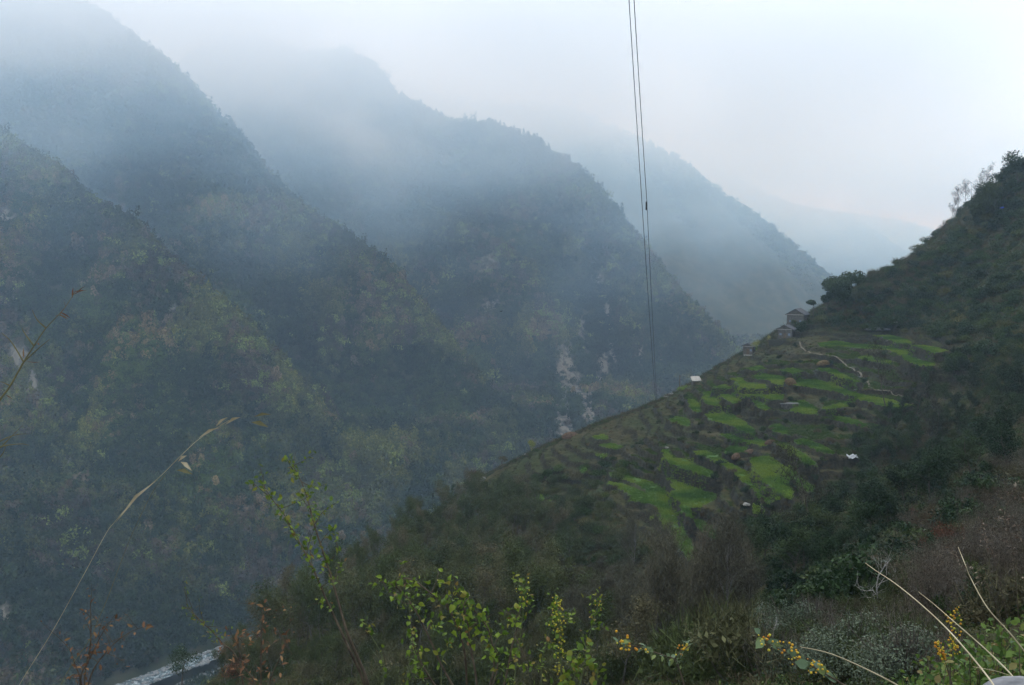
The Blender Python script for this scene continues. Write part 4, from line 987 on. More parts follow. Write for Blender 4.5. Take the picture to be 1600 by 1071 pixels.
stone('boulder', 1050, 612, (1.1, .8, .5), M_pstone, 'larger white boulder on the ridge left of the pole', 'boulder', seed=1)
stone('boulder', 1041, 616, (.8, .6, .4), M_pstone, 'smaller white boulder beside the cable foot on the ridge', 'boulder', seed=2)
stone('boulder', 1167, 790, (.75, .6, .32), M_pale, 'pale flat boulder on a dry bank low in the terraces', 'boulder', seed=3)
stone('boulder', 1051, 807, (.18, .18, .18), M_white, 'tiny white stone at the corner of the lowest long green plot', 'boulder', seed=4)
stone('boulder', 1129, 846, (.3, .3, .6), M_pstone, 'upright pale stone at the right end of the short lower strip', 'boulder', seed=5)
stone('boulder', 752, 752, (1.5, 1.0, .9), M_pstone, 'pale rock outcrop at the lower end of the left spur', 'boulder', seed=6)
stone('boulder', 742, 757, (.8, .8, .5), M_pstone, 'small pale rock below the outcrop at the end of the spur', 'boulder', seed=7)
stone('boulder', 822, 706, (.7, .5, .4), M_pstone, 'white rock beside the straw coloured bamboo clump', 'boulder', seed=8)
stone('boulder', 1042, 701, (.5, .4, .3), M_pstone, 'small pale rock at the top of the narrow bent green strip', 'boulder', seed=9)
for i_, (a, b) in enumerate(((1386,534),(1399,538),(1378,529),(1343,591),(1336,611),(1411,625))):
    stone('boulder', a, b, (.4, .35, .3), M_gstone, ['grey stone on the bank below the small high green strip', 'rightmost grey stone on the bank above the longest high strip', 'uppermost grey stone beside the small high green strip', 'grey stone just left of the footpath bend', 'grey stone under the footpath bend', 'grey stone right of the thin dark tree beside the footpath'][i_], 'boulder', seed=20 + i_, sub=2)
flat_slab('plank', 1401, 508, 3.2, .3, .12, .5, M_pale, 'pale plank lying on the slope above the highest terrace', 'plank', up=.8, tilt=.1)
# grey cut brush pile, rubble banks, haystacks
def mound(name, px, py, w, d, h, mat, label, cat, rz=0.0, D=None, n=1500, leaf=.09, lower=None):
    b = hitN(px, py) if D is None else at(px, py, D)
    t = empty(name, (b[0], b[1], float(HN(b[0], b[1])) - .1), rz, label, cat)
    a = rng.random(n) * 6.283; e = rng.random(n); r = np.sqrt(1 - e ** 2)
    C = np.stack([np.cos(a) * r * w / 2, np.sin(a) * r * d / 2, e * h], -1); nn = C / np.array([w, d, h]) + rng.normal(size=(n, 3)) * .25
    s = leaf * rng.uniform(.6, 1.5, n); link('straw' if cat == 'haystack' else 'debris', mesh_np('thatch', *quads_at(C, nn, s * 1.6, s * .6), mat), t)
    u = np.linspace(0, 2 * math.pi, 17)[:-1]; V = []
    for q in (0, .35, .65, .88, .99): V += [(math.cos(k) * w / 2.15 * math.sqrt(1 - q * q), math.sin(k) * d / 2.15 * math.sqrt(1 - q * q), q * h * .95) for k in u]
    Fc = [(r_*16+i, r_*16+(i+1) % 16, (r_+1)*16+(i+1) % 16, (r_+1)*16+i) for r_ in range(4) for i in range(16)]
    link('core', mesh_np('mound_core', V, Fc, lower or mat, True), t)
    return t
M_straw = noise_mat('straw', [(.3,(.07,.045,.02)),(.7,(.17,.115,.055))], 3)
M_orange = noise_mat('orange_rubble', [(.3,(.05,.032,.02)),(.7,(.14,.085,.05))], 2)
M_greybrush = noise_mat('grey_brush', [(.3,(.06,.058,.055)),(.7,(.16,.15,.145))], 2)
mound('haystack', 1234, 601, 3.6, 2.8, 1.9, M_straw, 'domed straw haystack standing at the right end of a small green plot', 'haystack', lower=M_wood)
mound('haystack', 1287, 570, 5.6, 1.8, 1.3, M_straw, 'long low straw heap beside the start of the footpath', 'haystack', .5)
mound('brush_heap', 1372, 516, 8.5, 2.6, 1.0, M_greybrush, 'long heap of grey cut brush above the highest green strip', 'brush heap', 0)
mound('rubble_bank', 1173, 708, 5.0, 1.3, .9, M_orange, 'orange brown rubble bank between the two middle green plots', 'rubble', .5)
mound('rubble_bank', 1150, 716, 3.6, 1.4, 1.1, M_orange, 'brown rubble mound at the left end of the orange rubble bank', 'rubble', .9)
mound('rubble_bank', 1204, 693, 3.4, 1.0, .9, M_orange, 'short brown earth bank right above the orange rubble bank', 'rubble', .4)
mound('earth_bank', 892, 684, 5.5, 3.0, 1.8, M_orange, 'brown earth knoll at the left tip of the upper spur', 'earth bank', .2)
# stone platform with a post
b = hitN(1233, 636); t = empty('stone_platform', (b[0], b[1], float(HN(b[0], b[1])) - .3), -.15, 'low grey stone platform beside a small green plot in the middle of the terraces', 'platform')
link('deck', boxes('deck', [(-2.4, 2.4, -1.2, 1.2, 1.0, 1.25)], M_gstone), t); link('base', boxes('base', [(-2.1, 2.1, -1.0, 1.0, -.6, .997)], M_stone), t)
b2 = hitN(1225, 632); o = link('post', mesh_np('post', *tubes([((0,0,-.5),(0,0,2.3),.09,.07)], 8), M_wood), loc=tuple(b2)); o['label'] = 'short dark wooden post standing beside the stone platform'; o['category'] = 'post'
# thrown white sheet, blue cloth
def cloth(name, px, py, w, d, mat, label, cat, up=.5, amp=.25):
    b = hitN(px, py); g = 14; V = []
    for j in range(g):
        for i in range(g):
            x = (i / (g-1) - .5) * w; y = (j / (g-1) - .5) * d; V.append((x, y, amp * (mnoise.noise((x*1.3, y*1.3, 3)) + .5 * mnoise.noise((x*4, y*4, 7))) + .25 * y))
    o = link(name, mesh_np(name, V, grid_faces(g, g), mat, True), loc=(b[0], b[1], float(HN(b[0], b[1])) + up)); o['label'] = label; o['category'] = cat
    so = o.modifiers.new('thick', 'SOLIDIFY'); so.thickness = .02
cloth('plastic_sheet', 1332, 720, 2.2, 1.5, M_white, 'crumpled white sheet lying at the edge of the dark trees', 'sheet', .7, .5)
M_blue = noise_mat('blue_cloth', [(.3,(.03,.05,.30)),(.7,(.06,.09,.45))], 2)
cloth('blue_cloth', 1565, 335, 1.3, .9, M_blue, 'small blue cloth caught high on the bushes of the upper right slope', 'cloth', 2.2, .4)
# pole on the ridge
b = at(1062, 604, 286); o = link('utility_pole', mesh_np('utility_pole', *tubes([((0,0,-1),(0,0,5.4),.16,.11)], 10), M_wood), loc=(b[0], b[1], float(HN(b[0], b[1])) - .1)); o['label'] = 'lone dark wooden pole on the ridge between the cable and the shed'; o['category'] = 'pole'
link('cap', mesh_np('cap', *tubes([((-.25,0,5.1),(.25,0,5.1),.06,.06)], 6), M_wood), o)
# footpath
def ribbon(name, pxs, width, mat, up, **props):
    pts = [hitN(*q) for q in pxs]; pts = [p for p in pts if p is not None]; fine = []
    for a, b in zip(pts[:-1], pts[1:]):
        for k in range(10): fine.append(a + (b - a) * k / 10)
    fine = np.array(fine)[:, :2]; fine += np.stack([vnoise(np.arange(len(fine)) / 4., np.zeros(len(fine)), 4), vnoise(np.arange(len(fine)) / 4., np.zeros(len(fine)), 6)], -1) * .35
    tg = np.gradient(fine, axis=0); tg /= np.linalg.norm(tg, axis=1, keepdims=True) + 1e-9; nr = np.stack([-tg[:, 1], tg[:, 0]], -1); V = []
    for p, n_ in zip(fine, nr):
        zc = float(np.max(HN(p[0] + n_[0] * np.linspace(-.6, .6, 5) * width, p[1] + n_[1] * np.linspace(-.6, .6, 5) * width)))
        for s_ in (-.5, -.25, .25, .5): q = p + n_ * s_ * width; V.append((q[0], q[1], max(float(HN(*q)), zc - .15) + up))
    return link(name, mesh_np(name, V, grid_faces(len(fine), 4), mat, True), **props)
M_path = noise_mat('trodden_earth', [(.3,(.05,.042,.028)),(.7,(.125,.105,.075))], 2)
ribbon('footpath', [(1248,536),(1256,545),(1268,552),(1282,555),(1297,556),(1310,564),(1324,572),(1338,582),(1352,592),(1358,600),(1358,606),(1368,611),(1385,614),(1403,618),(1416,622),(1425,628),(1440,634)], .5, M_path, .12, kind='structure')

# ---- cable across the valley
def cable(name, A, B, sag, r, label):
    A, B = np.array(A), np.array(B); n = 60; t = np.linspace(0, 1, n + 1)[:, None]; p = A + (B - A) * t; p[:, 2] -= (4 * sag * t * (1 - t))[:, 0]
    o = link(name, mesh_np(name, *tubes([(p[i] - A, p[i + 1] - A, r, r) for i in range(n)], 6), M_cable), loc=tuple(A)); o['label'] = label; o['category'] = 'cable'; return p
M_cable, _t, _b = new_mat('cable_steel'); _b.inputs['Base Color'].default_value = (.025, .025, .03, 1); _b.inputs['Metallic'].default_value = .3
foot = at(1025, 614, 287); foot[2] = HN(foot[0], foot[1])
cable('cable', foot, at(979, -60, 120), 1.6, .055, 'left steel cable rising out of the picture from the ridge')
j_ = at(1011, 322, 173)
f2 = foot + np.array([.35, 0, 0]); cable('cable_end', f2, at(1011, 322, 173), .5, .05, 'right cable below the clamp running down beside its neighbour to the ridge')
cable('cable', at(1011.2, 322, 173), at(987, -60, 118), .5, .055, 'right steel cable joined to its neighbour at a dark clamp')
o = link('cable_clamp', mesh_np('cable_clamp', *tubes([((0,0,-.8),(0,0,.8),.16,.16)], 8), M_cable), loc=tuple(at(1010, 322, 173))); o['label'] = 'dark clamp joining the two cables halfway up'; o['category'] = 'clamp'

# ---- birds
def bird(px, py, D, s, rz, label):
    V = [(0,-.5,0),(.08,-.2,.03),(-.08,-.2,.03),(.09,.2,0),(-.09,.2,0),(0,.65,.02),(0,-.1,-.08),(0,.25,-.07)]
    t = empty('bird', tuple(at(px, py, D)), rz, label, 'bird', scale=s)
    link('body', mesh_py('bird_body', V, [(0,1,2),(1,3,4,2),(3,5,4),(0,6,1),(0,2,6),(1,6,7,3),(2,4,7,6),(3,7,5),(4,5,7)], M_cable), t)
    for sg in (-1, 1):
        W_ = [(sg*.07,-.18,.02),(sg*.07,.15,.02),(sg*.55,.10,.22),(sg*.55,-.22,.24),(sg*1.15,-.02,.12),(sg*1.1,-.16,.12)]
        Fc = [(0,1,2,3),(3,2,4,5)]; Fc = Fc if sg < 0 else [tuple(reversed(f)) for f in Fc]
        w_ = link('wing', mesh_py('bird_wing', W_, Fc, M_cable), t); m = w_.modifiers.new('thick', 'SOLIDIFY'); m.thickness = .03
bird(783, 487, 80, .24, .9, 'small dark bird gliding in front of the far cliffs')
bird(1534, 97, 160, .2, .3, 'tiny bird high in the pale sky at upper right')

# ================================================================= SINGLE TREES AND BUSHES THAT STAND OUT
def foliage_blob(nm, mat, n, leaf, lobes, size, lift, flat=.85, shell=.5):
    lc = rng.normal(size=(lobes, 3)) * .38 * np.array([1, 1, .7]); lr = rng.uniform(.3, .52, lobes); k = rng.integers(0, lobes, n)
    d = rng.normal(size=(n, 3)); d /= np.linalg.norm(d, axis=1, keepdims=True); C = (lc[k] + d * (lr[k] * rng.uniform(shell, 1.05, n))[:, None]) * np.array([1, 1, flat]) * size + [0, 0, lift]
    s = leaf * rng.uniform(.5, 1.4, n); return mesh_np(nm, *quads_at(C, d + rng.normal(size=(n, 3)) * .6, s, s * .6), mat)
def trunk_only(nm, h, r, mat, **kw): return mesh_np(nm, *tubes(skeleton(h, r, **kw)[0], 5), mat)
def at_ground(px, py, D=None):
    b = hitN(px, py) if D is None else at(px, py, D); return (float(b[0]), float(b[1]), float(HN(b[0], b[1])) - .2)
plant('round_tree', (trunk_only('trunk', 6, .3, M_bark, nb=6, levels=1, up=.6), foliage_blob('crown', M_dark, 9000, .36, 13, 7.4, 8.2)), at_ground(1313, 484), 'large round dark tree on the skyline above the upper stone house', 'tree')
plant('bushy_tree', (trunk_only('trunk', 4.5, .16, M_bark, nb=6, levels=1), foliage_blob('crown', M_dark, 1800, .3, 6, 3.2, 5.6)), at_ground(1291, 489), 'small ragged tree touching the left side of the large round tree', 'tree')
plant('flat_topped_tree', (trunk_only('trunk', 4.8, .15, M_bark, nb=5, levels=1, start=.7), foliage_blob('crown', M_dark, 1500, .3, 5, 3.0, 5.3, flat=.5)), at_ground(1270, 497), 'flat topped bent tree right beside the upper stone house', 'tree')
for (a, b, l_) in ((1283, 494, 'dark bush between the flat topped tree and the round tree'), (1300, 492, 'dark bush under the large round tree'), (1262, 508, 'grey brown bush just right of the upper stone house'), (1246, 516, 'dark bush hiding the foot of the upper stone house'), (1256, 518, 'dark bush below the flat topped tree in front of the upper house'), (1336, 470, 'dark bush on the right flank of the large round tree')):
    plant('dark_bush', P_bdark[rng.integers(4)], at_ground(a, b), l_, 'bush', None, rng.uniform(2.0, 2.9), stem='stem', crown='foliage')
def ridge_point(px):
    r = ray(px, 500.0); t = np.linspace(120, 392, 500) / r[1]; x, y = r[0] * t, r[1] * t; k = np.argmax(HN(x, y) / t); return x[k], y[k], float(HN(x[k], y[k]))
def bare(px, py, hgt, label, mat=None, D=None, name='bare_tree', protos=None, group=None):
    plant(name, (protos or P_bare)[rng.integers(len(protos or P_bare))], at_ground(px, py, D), label, 'tree', group, hgt / 8.0)
M_lace = random_mat('twig_lace', [(0,(.035,.03,.025)),(1,(.06,.05,.04))], rough=.95)
M_dlace = random_mat('twig_dark', [(0,(.018,.02,.012)),(1,(.035,.032,.02))], rough=.95)
P_dlace = [make_tree('dark_lace', 7.5, .085, M_dlace, M_bark, nb=10, levels=2, up=.45, length=.36, start=.3, tw=(3, .3, .5, .02), lf=(2, .3, .06)) for _ in range(3)]
P_lace = [make_tree('lace', 7.5, .08, M_lace, M_bark_grey, nb=10, levels=2, up=.5, length=.4, start=.35, tw=(2, .3, .6, .03)) for _ in range(3)]
for a, b, h_, l_ in ((1478,388,9,'lowest leafless lacy tree of the row on the upper right skyline'),(1490,380,11,'second leafless lacy tree from the left on the upper right skyline'),(1503,372,11,'tallest leafless lacy tree of the row on the upper right skyline'),(1516,366,10,'leafless lacy tree just left of the rounded skyline bush'),(1528,352,11,'leafless tree reaching above the rounded skyline bush')):
    q_ = ridge_point(a); plant('leafless_tree', P_lace[rng.integers(3)], (q_[0], q_[1], q_[2] - .2), l_, 'tree', 'leafless trees on the upper right skyline', h_ * .95 / 8)
plant('rounded_bush', (stems_mesh('stem', M_bark), bush_mesh('foliage', M_twig_green, 4200, .06, tw=900)), at_ground(1553, 338), 'tall rounded grey bush on the upper right skyline', 'bush', None, 6.4, stem='stem', crown='foliage', zs=1.5)
plant('skyline_tree', (trunk_only('trunk', 8, .2, M_bark, nb=7, levels=2, up=.5), foliage_blob('crown', M_dark, 4200, .34, 11, 6.2, 9.0, shell=.4)), at_ground(1590, 300), 'open crowned dark tree at the top right corner of the slope', 'tree')
plant('skyline_tree', (trunk_only('trunk', 6, .16, M_bark, nb=7, levels=2, up=.5), foliage_blob('crown', M_dark, 1200, .3, 7, 3.6, 7.0, shell=.5)), at_ground(1566, 308), 'smaller thin tree left of the open crowned top right tree', 'tree')
for i_, (a, b, h_, nm, l_) in enumerate(((1386,650,17,'slender_tree','tall slender dark tree standing before the longest green strips'),(1430,668,13,'slender_tree','shorter slender dark tree right of the tall slender one'),(1462,720,13,'slender_tree','thin tree among the dark gully trees right of the white sheet'),(1262,880,13,'slender_tree','thin trunked tree in the dark clump right below the terraces'),(1052,915,9,'slender_tree','thin dark tree before the foot of the long green plot'),(985,905,11,'slender_tree','bushy leafless tree covering the left foot of the green plots'),(1248,812,5,'slender_tree','small leafless tree at the lower end of the wide pale plot'))):
    bare(a, b, h_, l_, name=nm, protos=P_dlace if i_ in (0, 1, 2, 3) else P_bare, group='slender trees around the terraces')
plant('lollipop_tree', (trunk_only('trunk', 2.4, .12, M_bark, nb=4, levels=1, start=.7), foliage_blob('crown', M_dark, 700, .13, 5, 1.35, 3.1)), at_ground(712, 752, 258), 'small round headed tree on a bare stem at the lower end of the spur', 'tree', None, 1.1)
plant('rusty_bush', P_brust[0], at_ground(748, 752, 263), 'rust brown leafless bush right of the small round headed tree', 'bush', None, 3.0, stem='stem', crown='foliage')
plant('ragged_tree', (trunk_only('trunk', 4, .12, M_bark, nb=7, levels=1), foliage_blob('crown', M_twig_green, 700, .13, 6, 1.9, 3.4)), at_ground(783, 729, 264), 'ragged dark tree on the ridge left of the straw coloured bamboo clump', 'tree')
plant('bamboo_clump', (stems_mesh('stem', M_bamboo, 26, 4.6, .03, .4), foliage_blob('foliage', M_bamboo, 900, .13, 7, 2.3, 3.2)), at_ground(832, 712, 266), 'straw coloured feathery bamboo clump on the ridge line', 'bamboo', stem='stem', crown='foliage')
plant('bamboo_clump', (stems_mesh('stem', M_bright, 20, 3, .03, .4), foliage_blob('foliage', M_bamboo, 900, .12, 6, 2.1, 2.2)), at_ground(1182, 534, 288), 'yellow green bamboo clump in front of the small dark hut', 'bamboo', stem='stem', crown='foliage')
plant('bamboo_clump', (stems_mesh('stem', M_dry, 20, 3.4, .03, .3), foliage_blob('foliage', M_bamboo, 420, .12, 5, 1.4, 2.6)), at_ground(1201, 522, 292), 'pale feathery clump left of the lower stone house', 'bamboo', stem='stem', crown='foliage')
plant('yellow_bush', P_bbright[0], at_ground(1068, 607, 280), 'yellow green bush on the ridge right of the white boulders', 'bush', None, 2.0, stem='stem', crown='foliage')
for i_, (a, b, s_, l_) in enumerate(((848,786,2.0,'brightest lime green bush on the scrubby slope left of the plots'),(880,842,1.8,'lime green bush left of the bare thicket below the plots'),(868,800,1.2,'small lime green bush right below the brightest lime bush'),(890,860,1.8,'lime green bush at the edge of the dark hollow'),(945,718,1.7,'yellow green bush above the lowest left plots'),(910,740,1.6,'green bush on the spur left of the lowest plots'),(1225,778,1.4,'yellowish bush at the lower end of the longest diagonal strip'),(1192,802,1.7,'yellow flowered bush right of the pale flat boulder'),(1250,818,1.6,'yellow tipped bush on top of the dark clump'),(1020,812,1.0,'small lime bush beside the long lowest plot'),(1095,878,1.6,'yellow green bush at the very end of the longest lowest plot'))):
    plant('lime_bush', P_bbright[i_ % 2], at_ground(a, b), l_, 'bush', 'lime green bushes around the terraces', s_, stem='stem', crown='foliage')
# scrub standing along the ridge line itself
for i_ in range(210):
    px_i = 760 + 840 * (i_ + rng.random()) / 210; x_r, y_r, z_r = ridge_point(px_i); big = px_i > 1335
    if 1195 < px_i < 1262: continue
    s_ = rng.uniform(.9, 3.1) if big else rng.uniform(.35, 1.1); P_ = [P_bdark, P_bmid, P_btwig, P_bdry, P_btwig][rng.integers(5)] if big else [P_bdry, P_btwig, P_bdry, P_bmid][rng.integers(4)]
    kind = {id(P_bdark): 'dark', id(P_bmid): 'green', id(P_btwig): 'grey green', id(P_bdry): 'straw brown'}[id(P_)]
    plant('ridge_bush', P_[rng.integers(4)], (x_r + rng.normal(0, .5), y_r - rng.random() * 3, z_r - .25), spot_label(kind + ' ridge line bush', (x_r, y_r, z_r), s_, *((.9, 3.1) if big else (.35, 1.1))), 'bush', 'bushes along the ridge line', s_, stem='stem', crown='foliage')
xr = np.array([ridge_point(p_) for p_ in rng.uniform(750, 1600, 900)]); xr[:, 1] += rng.normal(0, 1.5, 900); xr[:, 2] = HN(xr[:, 0], xr[:, 1])
scatter('ridge_grass', xr, rng.uniform(.6, 1.8, 900), proto_collection('ridge_grass', [tuft('rg', M_dry, 34, .9, .014, .45), tuft('rg', M_twig_green, 34, .8, .014, .5)]), kind='stuff', label='dry grass fringe along the ridge line', category='grass')
# conifers along the far crest
P_con = []
for _ in range(3):
    n = 500; z = rng.random(n) ** .8; a = rng.random(n) * 6.283; r = (1 - z) * .26 * rng.uniform(.4, 1.1, n) + .02
    C = np.stack([np.cos(a) * r, np.sin(a) * r, .12 + z * .9], -1); P_con.append((mesh_np('conifer_trunk', *tubes([((0,0,-.1),(0,0,1.0),.018,.004)], 5), M_bark), mesh_np('conifer_crown', *quads_at(C, rng.normal(size=(n, 3)) + [0, 0, .6], np.full(n, .035), np.full(n, .02)), M_dark)))
CONX = [660,676,690,705,722,729,735,742,750,762,768,775,781,792,803,812,818,826,834,846,858,872]
ORD = ['leftmost'] + [w + ' from the left' for w in 'second third fourth fifth sixth seventh eighth ninth tenth eleventh twelfth thirteenth fourteenth fifteenth sixteenth seventeenth eighteenth nineteenth twentieth'.split()] + ['second from the right', 'rightmost']
for i_ in range(22):
    px_i = [705,722,729,735,742,750,762,768,775,781,792,803,812,818,826,834,846,858,872,690,676,660][i_]
    p = R3; k = np.argmin(np.abs(proj(p)[0] - px_i)); k = min(k, len(p) - 2); xs_, _ = proj(p[k:k + 2]); f = np.clip((px_i - xs_[0]) / (xs_[1] - xs_[0] + 1e-6), -1, 1); q = p[k] + (p[k + 1] - p[k]) * f
    z = float(HF(np.array([q[0]]), np.array([q[1]]))[0])
    plant('conifer_tree', P_con[i_ % 3], (q[0], q[1], z - 1), f'{ORD[CONX.index(px_i)]} hazy conifer on the crest of the far cliff mountain', 'tree', 'conifers on the crest of the far mountain', rng.uniform(9, 17))

# ================================================================= NEARER SHRUBS (20 to 60 m)
def seed_shrub(nm):
    segs, tips = [], []
    for _ in range(46):
        a = rng.random() * 6.283; d = np.array([math.cos(a), math.sin(a), 0]) * rng.random() * .75; p = [d * .3 + [0, 0, -.1]]
        for i in range(5): p.append(p[-1] + (d * .7 + np.array([0, 0, 1.])) * .24 + rv(.035))
        segs += path_segs(p, .008, .003)
        for q in p[2:]:
            e = q + rv(.12) + [0, 0, .08]; segs.append((q, e, .004, .002)); tips.append(e)
    tips = np.array(tips); return (mesh_np(nm + '_stem', *tubes(segs, 3), M_stemgrey), mesh_np(nm + '_leaf', *merge([leaves(tips, 5, .05, .022), slivers(tips, 3, .06, .16, .003)]), M_dryseed))
M_stemgrey = noise_mat('dry_stem', [(.3,(.045,.036,.026)),(.7,(.125,.10,.075))], 10)
M_dryseed = random_mat('dry_seed', [(0,(.028,.022,.014)),(.4,(.05,.038,.026)),(.7,(.075,.064,.05)),(1,(.035,.038,.016))], rough=.95)
P_seed = [seed_shrub('seed_shrub') for _ in range(4)]
P_silver = [(stems_mesh('silver_stem', M_bark, 26, 1.2, .02, .8), bush_mesh('silver_foliage', M_silver, 9000, .026, lobes=12, tw=0)) for _ in range(2)]
M_deadwood = noise_mat('dead_wood', [(.3,(.16,.14,.12)),(.7,(.32,.29,.26))], 6)
for pg, n, mp, protos, nm, lab, grp, sr in (
    ([(1440,800),(1530,745),(1600,700),(1600,960),(1500,980),(1400,960),(1350,930),(1330,880)], 95, 9, P_seed + [P_bdry[0]], 'dry_shrub', 'dry brown shrub with pale seed heads', 'dry seed head shrubs at lower right', (.9, 1.7)),
    ([(1440,800),(1530,745),(1600,700),(1600,960),(1500,980),(1400,960),(1350,930),(1330,880)], 34, 22, P_bmid + P_bdark + P_btwig, 'green_shrub', 'leafy shrub among dry ones', 'green shrubs among the dry ones', (.5, 1.1)),
    ([(1370,860),(1420,810),(1490,800),(1500,850),(1400,880),(1370,900)], 14, 10, P_brust, 'rust_shrub', 'rust red shrub', 'rust red shrubs at lower right', (.8, 1.4)),
    ([(400,890),(490,880),(500,960),(430,1000),(380,1060),(350,1071)], 12, 16, P_brust, 'rust_shrub', 'rust brown shrub of the left thicket edge', 'rust brown shrubs above the river', (1.6, 2.8)),
    ([(1180,975),(1300,940),(1420,950),(1480,1000),(1500,1071),(1150,1071)], 60, 14, P_seed + P_btwig, 'grey_shrub', 'greyish twiggy shrub', 'greyish shrubs at the bottom', (.6, 1.2))):
    for h in sample_region(pg, n, mp, avoid_fields=False):
        s_ = rng.uniform(*sr); plant(nm, protos[rng.integers(len(protos))], put(h, .1), spot_label(lab, h, s_, *sr), 'shrub', grp, s_, stem='stem', crown='foliage')
for i_, (a, b, s_, l_) in enumerate(((1270,1010,1.75,'tallest silver leaved bush at the bottom right of centre'),(1225,1050,1.4,'left silver leaved bush behind the orange berried branch'),(1330,1045,1.5,'silver leaved bush behind the lowest grass stalk'),(1385,1010,1.2,'small silver leaved bush left of the crossing grass stalks'),(1420,1060,1.3,'rightmost silver leaved bush beside the green foreground shrub'))):
    plant('silver_bush', P_silver[i_ % 2], at_ground(a, b), l_, 'bush', 'silver leaved bushes', s_, stem='stem', crown='foliage')
P_dead = [mesh_np('dead_branches', *tubes(skeleton(2.6, .035, nb=9, levels=2, up=.45, length=.55, start=.1, wob=.12)[0], 4), M_deadwood) for _ in range(3)]
for i_, (a, b, s_, l_) in enumerate(((1372,950,1.1,'bleached dead bush between the two silver leaved bushes'),(1310,915,1.0,'bleached dead bush above the tallest silver leaved bush'),(1345,925,.9,'thin bleached dead bush beside the tip of the long grass stalk'),(1195,1000,.8,'small bleached dead bush left of the silver bushes'),(1215,1040,.9,'bleached dead stems beside the orange berried branch'))):
    o = link('dead_bush', P_dead[i_ % 3], loc=at_ground(a, b)); o.scale = (s_,) * 3; o.rotation_euler = (0, 0, rng.random() * 6.28); o['label'] = l_; o['category'] = 'dead bush'
# dark tree before the river
q = at(283, 1066, 118); plant('dark_tree', (trunk_only('trunk', 4.2, .13, M_bark, nb=6, levels=1, up=.5, start=.4), foliage_blob('crown', M_dark, 2400, .09, 7, 2.6, 4.6)), (q[0], q[1], q[2] - .8), 'solitary dark tree standing in front of the white river', 'tree', None, 1.0)
# ================================================================= FOREGROUND PLANTS (within a few metres)
def leaf_verts(L=1.0, w=.5, fold=.12, curl=.12):
    m = [(0,0,0), (0,.35*L,-.01), (0,.7*L,-curl*.4*L), (0,L,-curl*L)]; r = [(.42*w,.28*L,fold*w), (.45*w,.6*L,fold*w-curl*.2*L)]; l = [(-a,b,c) for a, b, c in r]
    V = np.array(m + r + l, float); Fc = np.array([(0,4,1),(1,4,5),(1,5,2),(2,5,3),(0,1,6),(1,7,6),(1,2,7),(2,3,7)]); return V, Fc
def frames(d, n):
    y = d / (np.linalg.norm(d, axis=1, keepdims=True) + 1e-9); z = n - (n * y).sum(1, keepdims=True) * y; z /= np.linalg.norm(z, axis=1, keepdims=True) + 1e-9
    return np.stack([np.cross(y, z), y, z], -1)
def leaf_cloud(C, D_, L, w=.5, up=.9, var=.35):
    """real folded leaves, base on C, pointing along D_"""
    V0, F0 = leaf_verts(1.0, w); n = len(C); nn = rng.normal(size=(n, 3)) * .6 + [0, 0, up]; R = frames(D_, nn); s = L * rng.uniform(1 - var, 1 + var, n)
    V = (R @ V0.T).transpose(0, 2, 1) * s[:, None, None] + C[:, None]; Fc = F0[None] + (np.arange(n) * len(V0))[:, None, None]
    return V.reshape(-1, 3), Fc.reshape(-1, 3)
def leaf_mat(name, c0, c1, c2, tr=.35):
    return random_mat(name, [(0, c0), (.5, c1), (1, c2)], rough=.45, transl=tr)
def island_mat(name, stops, rough=.5, transl=.3):
    m, t, b = new_mat(name); L = t.links.new; g = N(t, 'ShaderNodeNewGeometry'); r = N(t, 'ShaderNodeValToRGB'); set_ramp(r, stops); L(g.outputs['Random Per Island'], r.inputs[0])
    n = N(t, 'ShaderNodeTexNoise'); n.inputs['Scale'].default_value = 60; tcn = N(t, 'ShaderNodeTexCoord'); L(tcn.outputs['Object'], n.inputs['Vector'])
    mp = N(t, 'ShaderNodeMapRange'); mp.inputs['To Min'].default_value = .75; mp.inputs['To Max'].default_value = 1.25; L(n.outputs['Fac'], mp.inputs['Value'])
    sc = N(t, 'ShaderNodeVectorMath', operation='SCALE'); L(r.outputs[0], sc.inputs[0]); L(mp.outputs[0], sc.inputs['Scale']); L(sc.outputs[0], b.inputs['Base Color']); b.inputs['Roughness'].default_value = rough
    tr = N(t, 'ShaderNodeBsdfTranslucent'); L(sc.outputs[0], tr.inputs['Color']); ms = N(t, 'ShaderNodeMixShader'); ms.inputs[0].default_value = transl
    o = [q for q in t.nodes if q.type == 'OUTPUT_MATERIAL'][0]; L(b.outputs[0], ms.inputs[1]); L(tr.outputs[0], ms.inputs[2]); L(ms.outputs[0], o.inputs['Surface']); return m
M_fl = island_mat('fresh_leaf', [(0,(.038,.066,.010)),(.4,(.066,.10,.013)),(.75,(.11,.15,.018)),(.93,(.14,.125,.025)),(1,(.13,.065,.025))], rough=.4)
M_fl2 = island_mat('grey_green_leaf', [(0,(.06,.085,.05)),(.6,(.10,.135,.07)),(1,(.15,.17,.05))], rough=.4)
M_fl3 = island_mat('shrub_leaf', [(0,(.03,.055,.012)),(.5,(.055,.09,.018)),(.85,(.10,.14,.03)),(1,(.14,.10,.04))], rough=.4)
M_berry = island_mat('orange_berry', [(0,(.32,.12,.015)),(.5,(.42,.24,.02)),(1,(.34,.31,.04))], rough=.4, transl=.15)
M_yel = island_mat('yellow_flower', [(0,(.30,.27,.03)),(.6,(.38,.33,.04)),(1,(.30,.18,.03))], rough=.5, transl=.25)
M_stem = noise_mat('foreground_stem', [(.3,(.03,.022,.016)),(.7,(.08,.06,.04))], 30)
M_stemg = noise_mat('green_stem', [(.3,(.05,.06,.025)),(.7,(.10,.11,.05))], 30)
M_strawg = noise_mat('dry_grass_stalk', [(.3,(.20,.155,.09)),(.7,(.38,.31,.20))], 12)
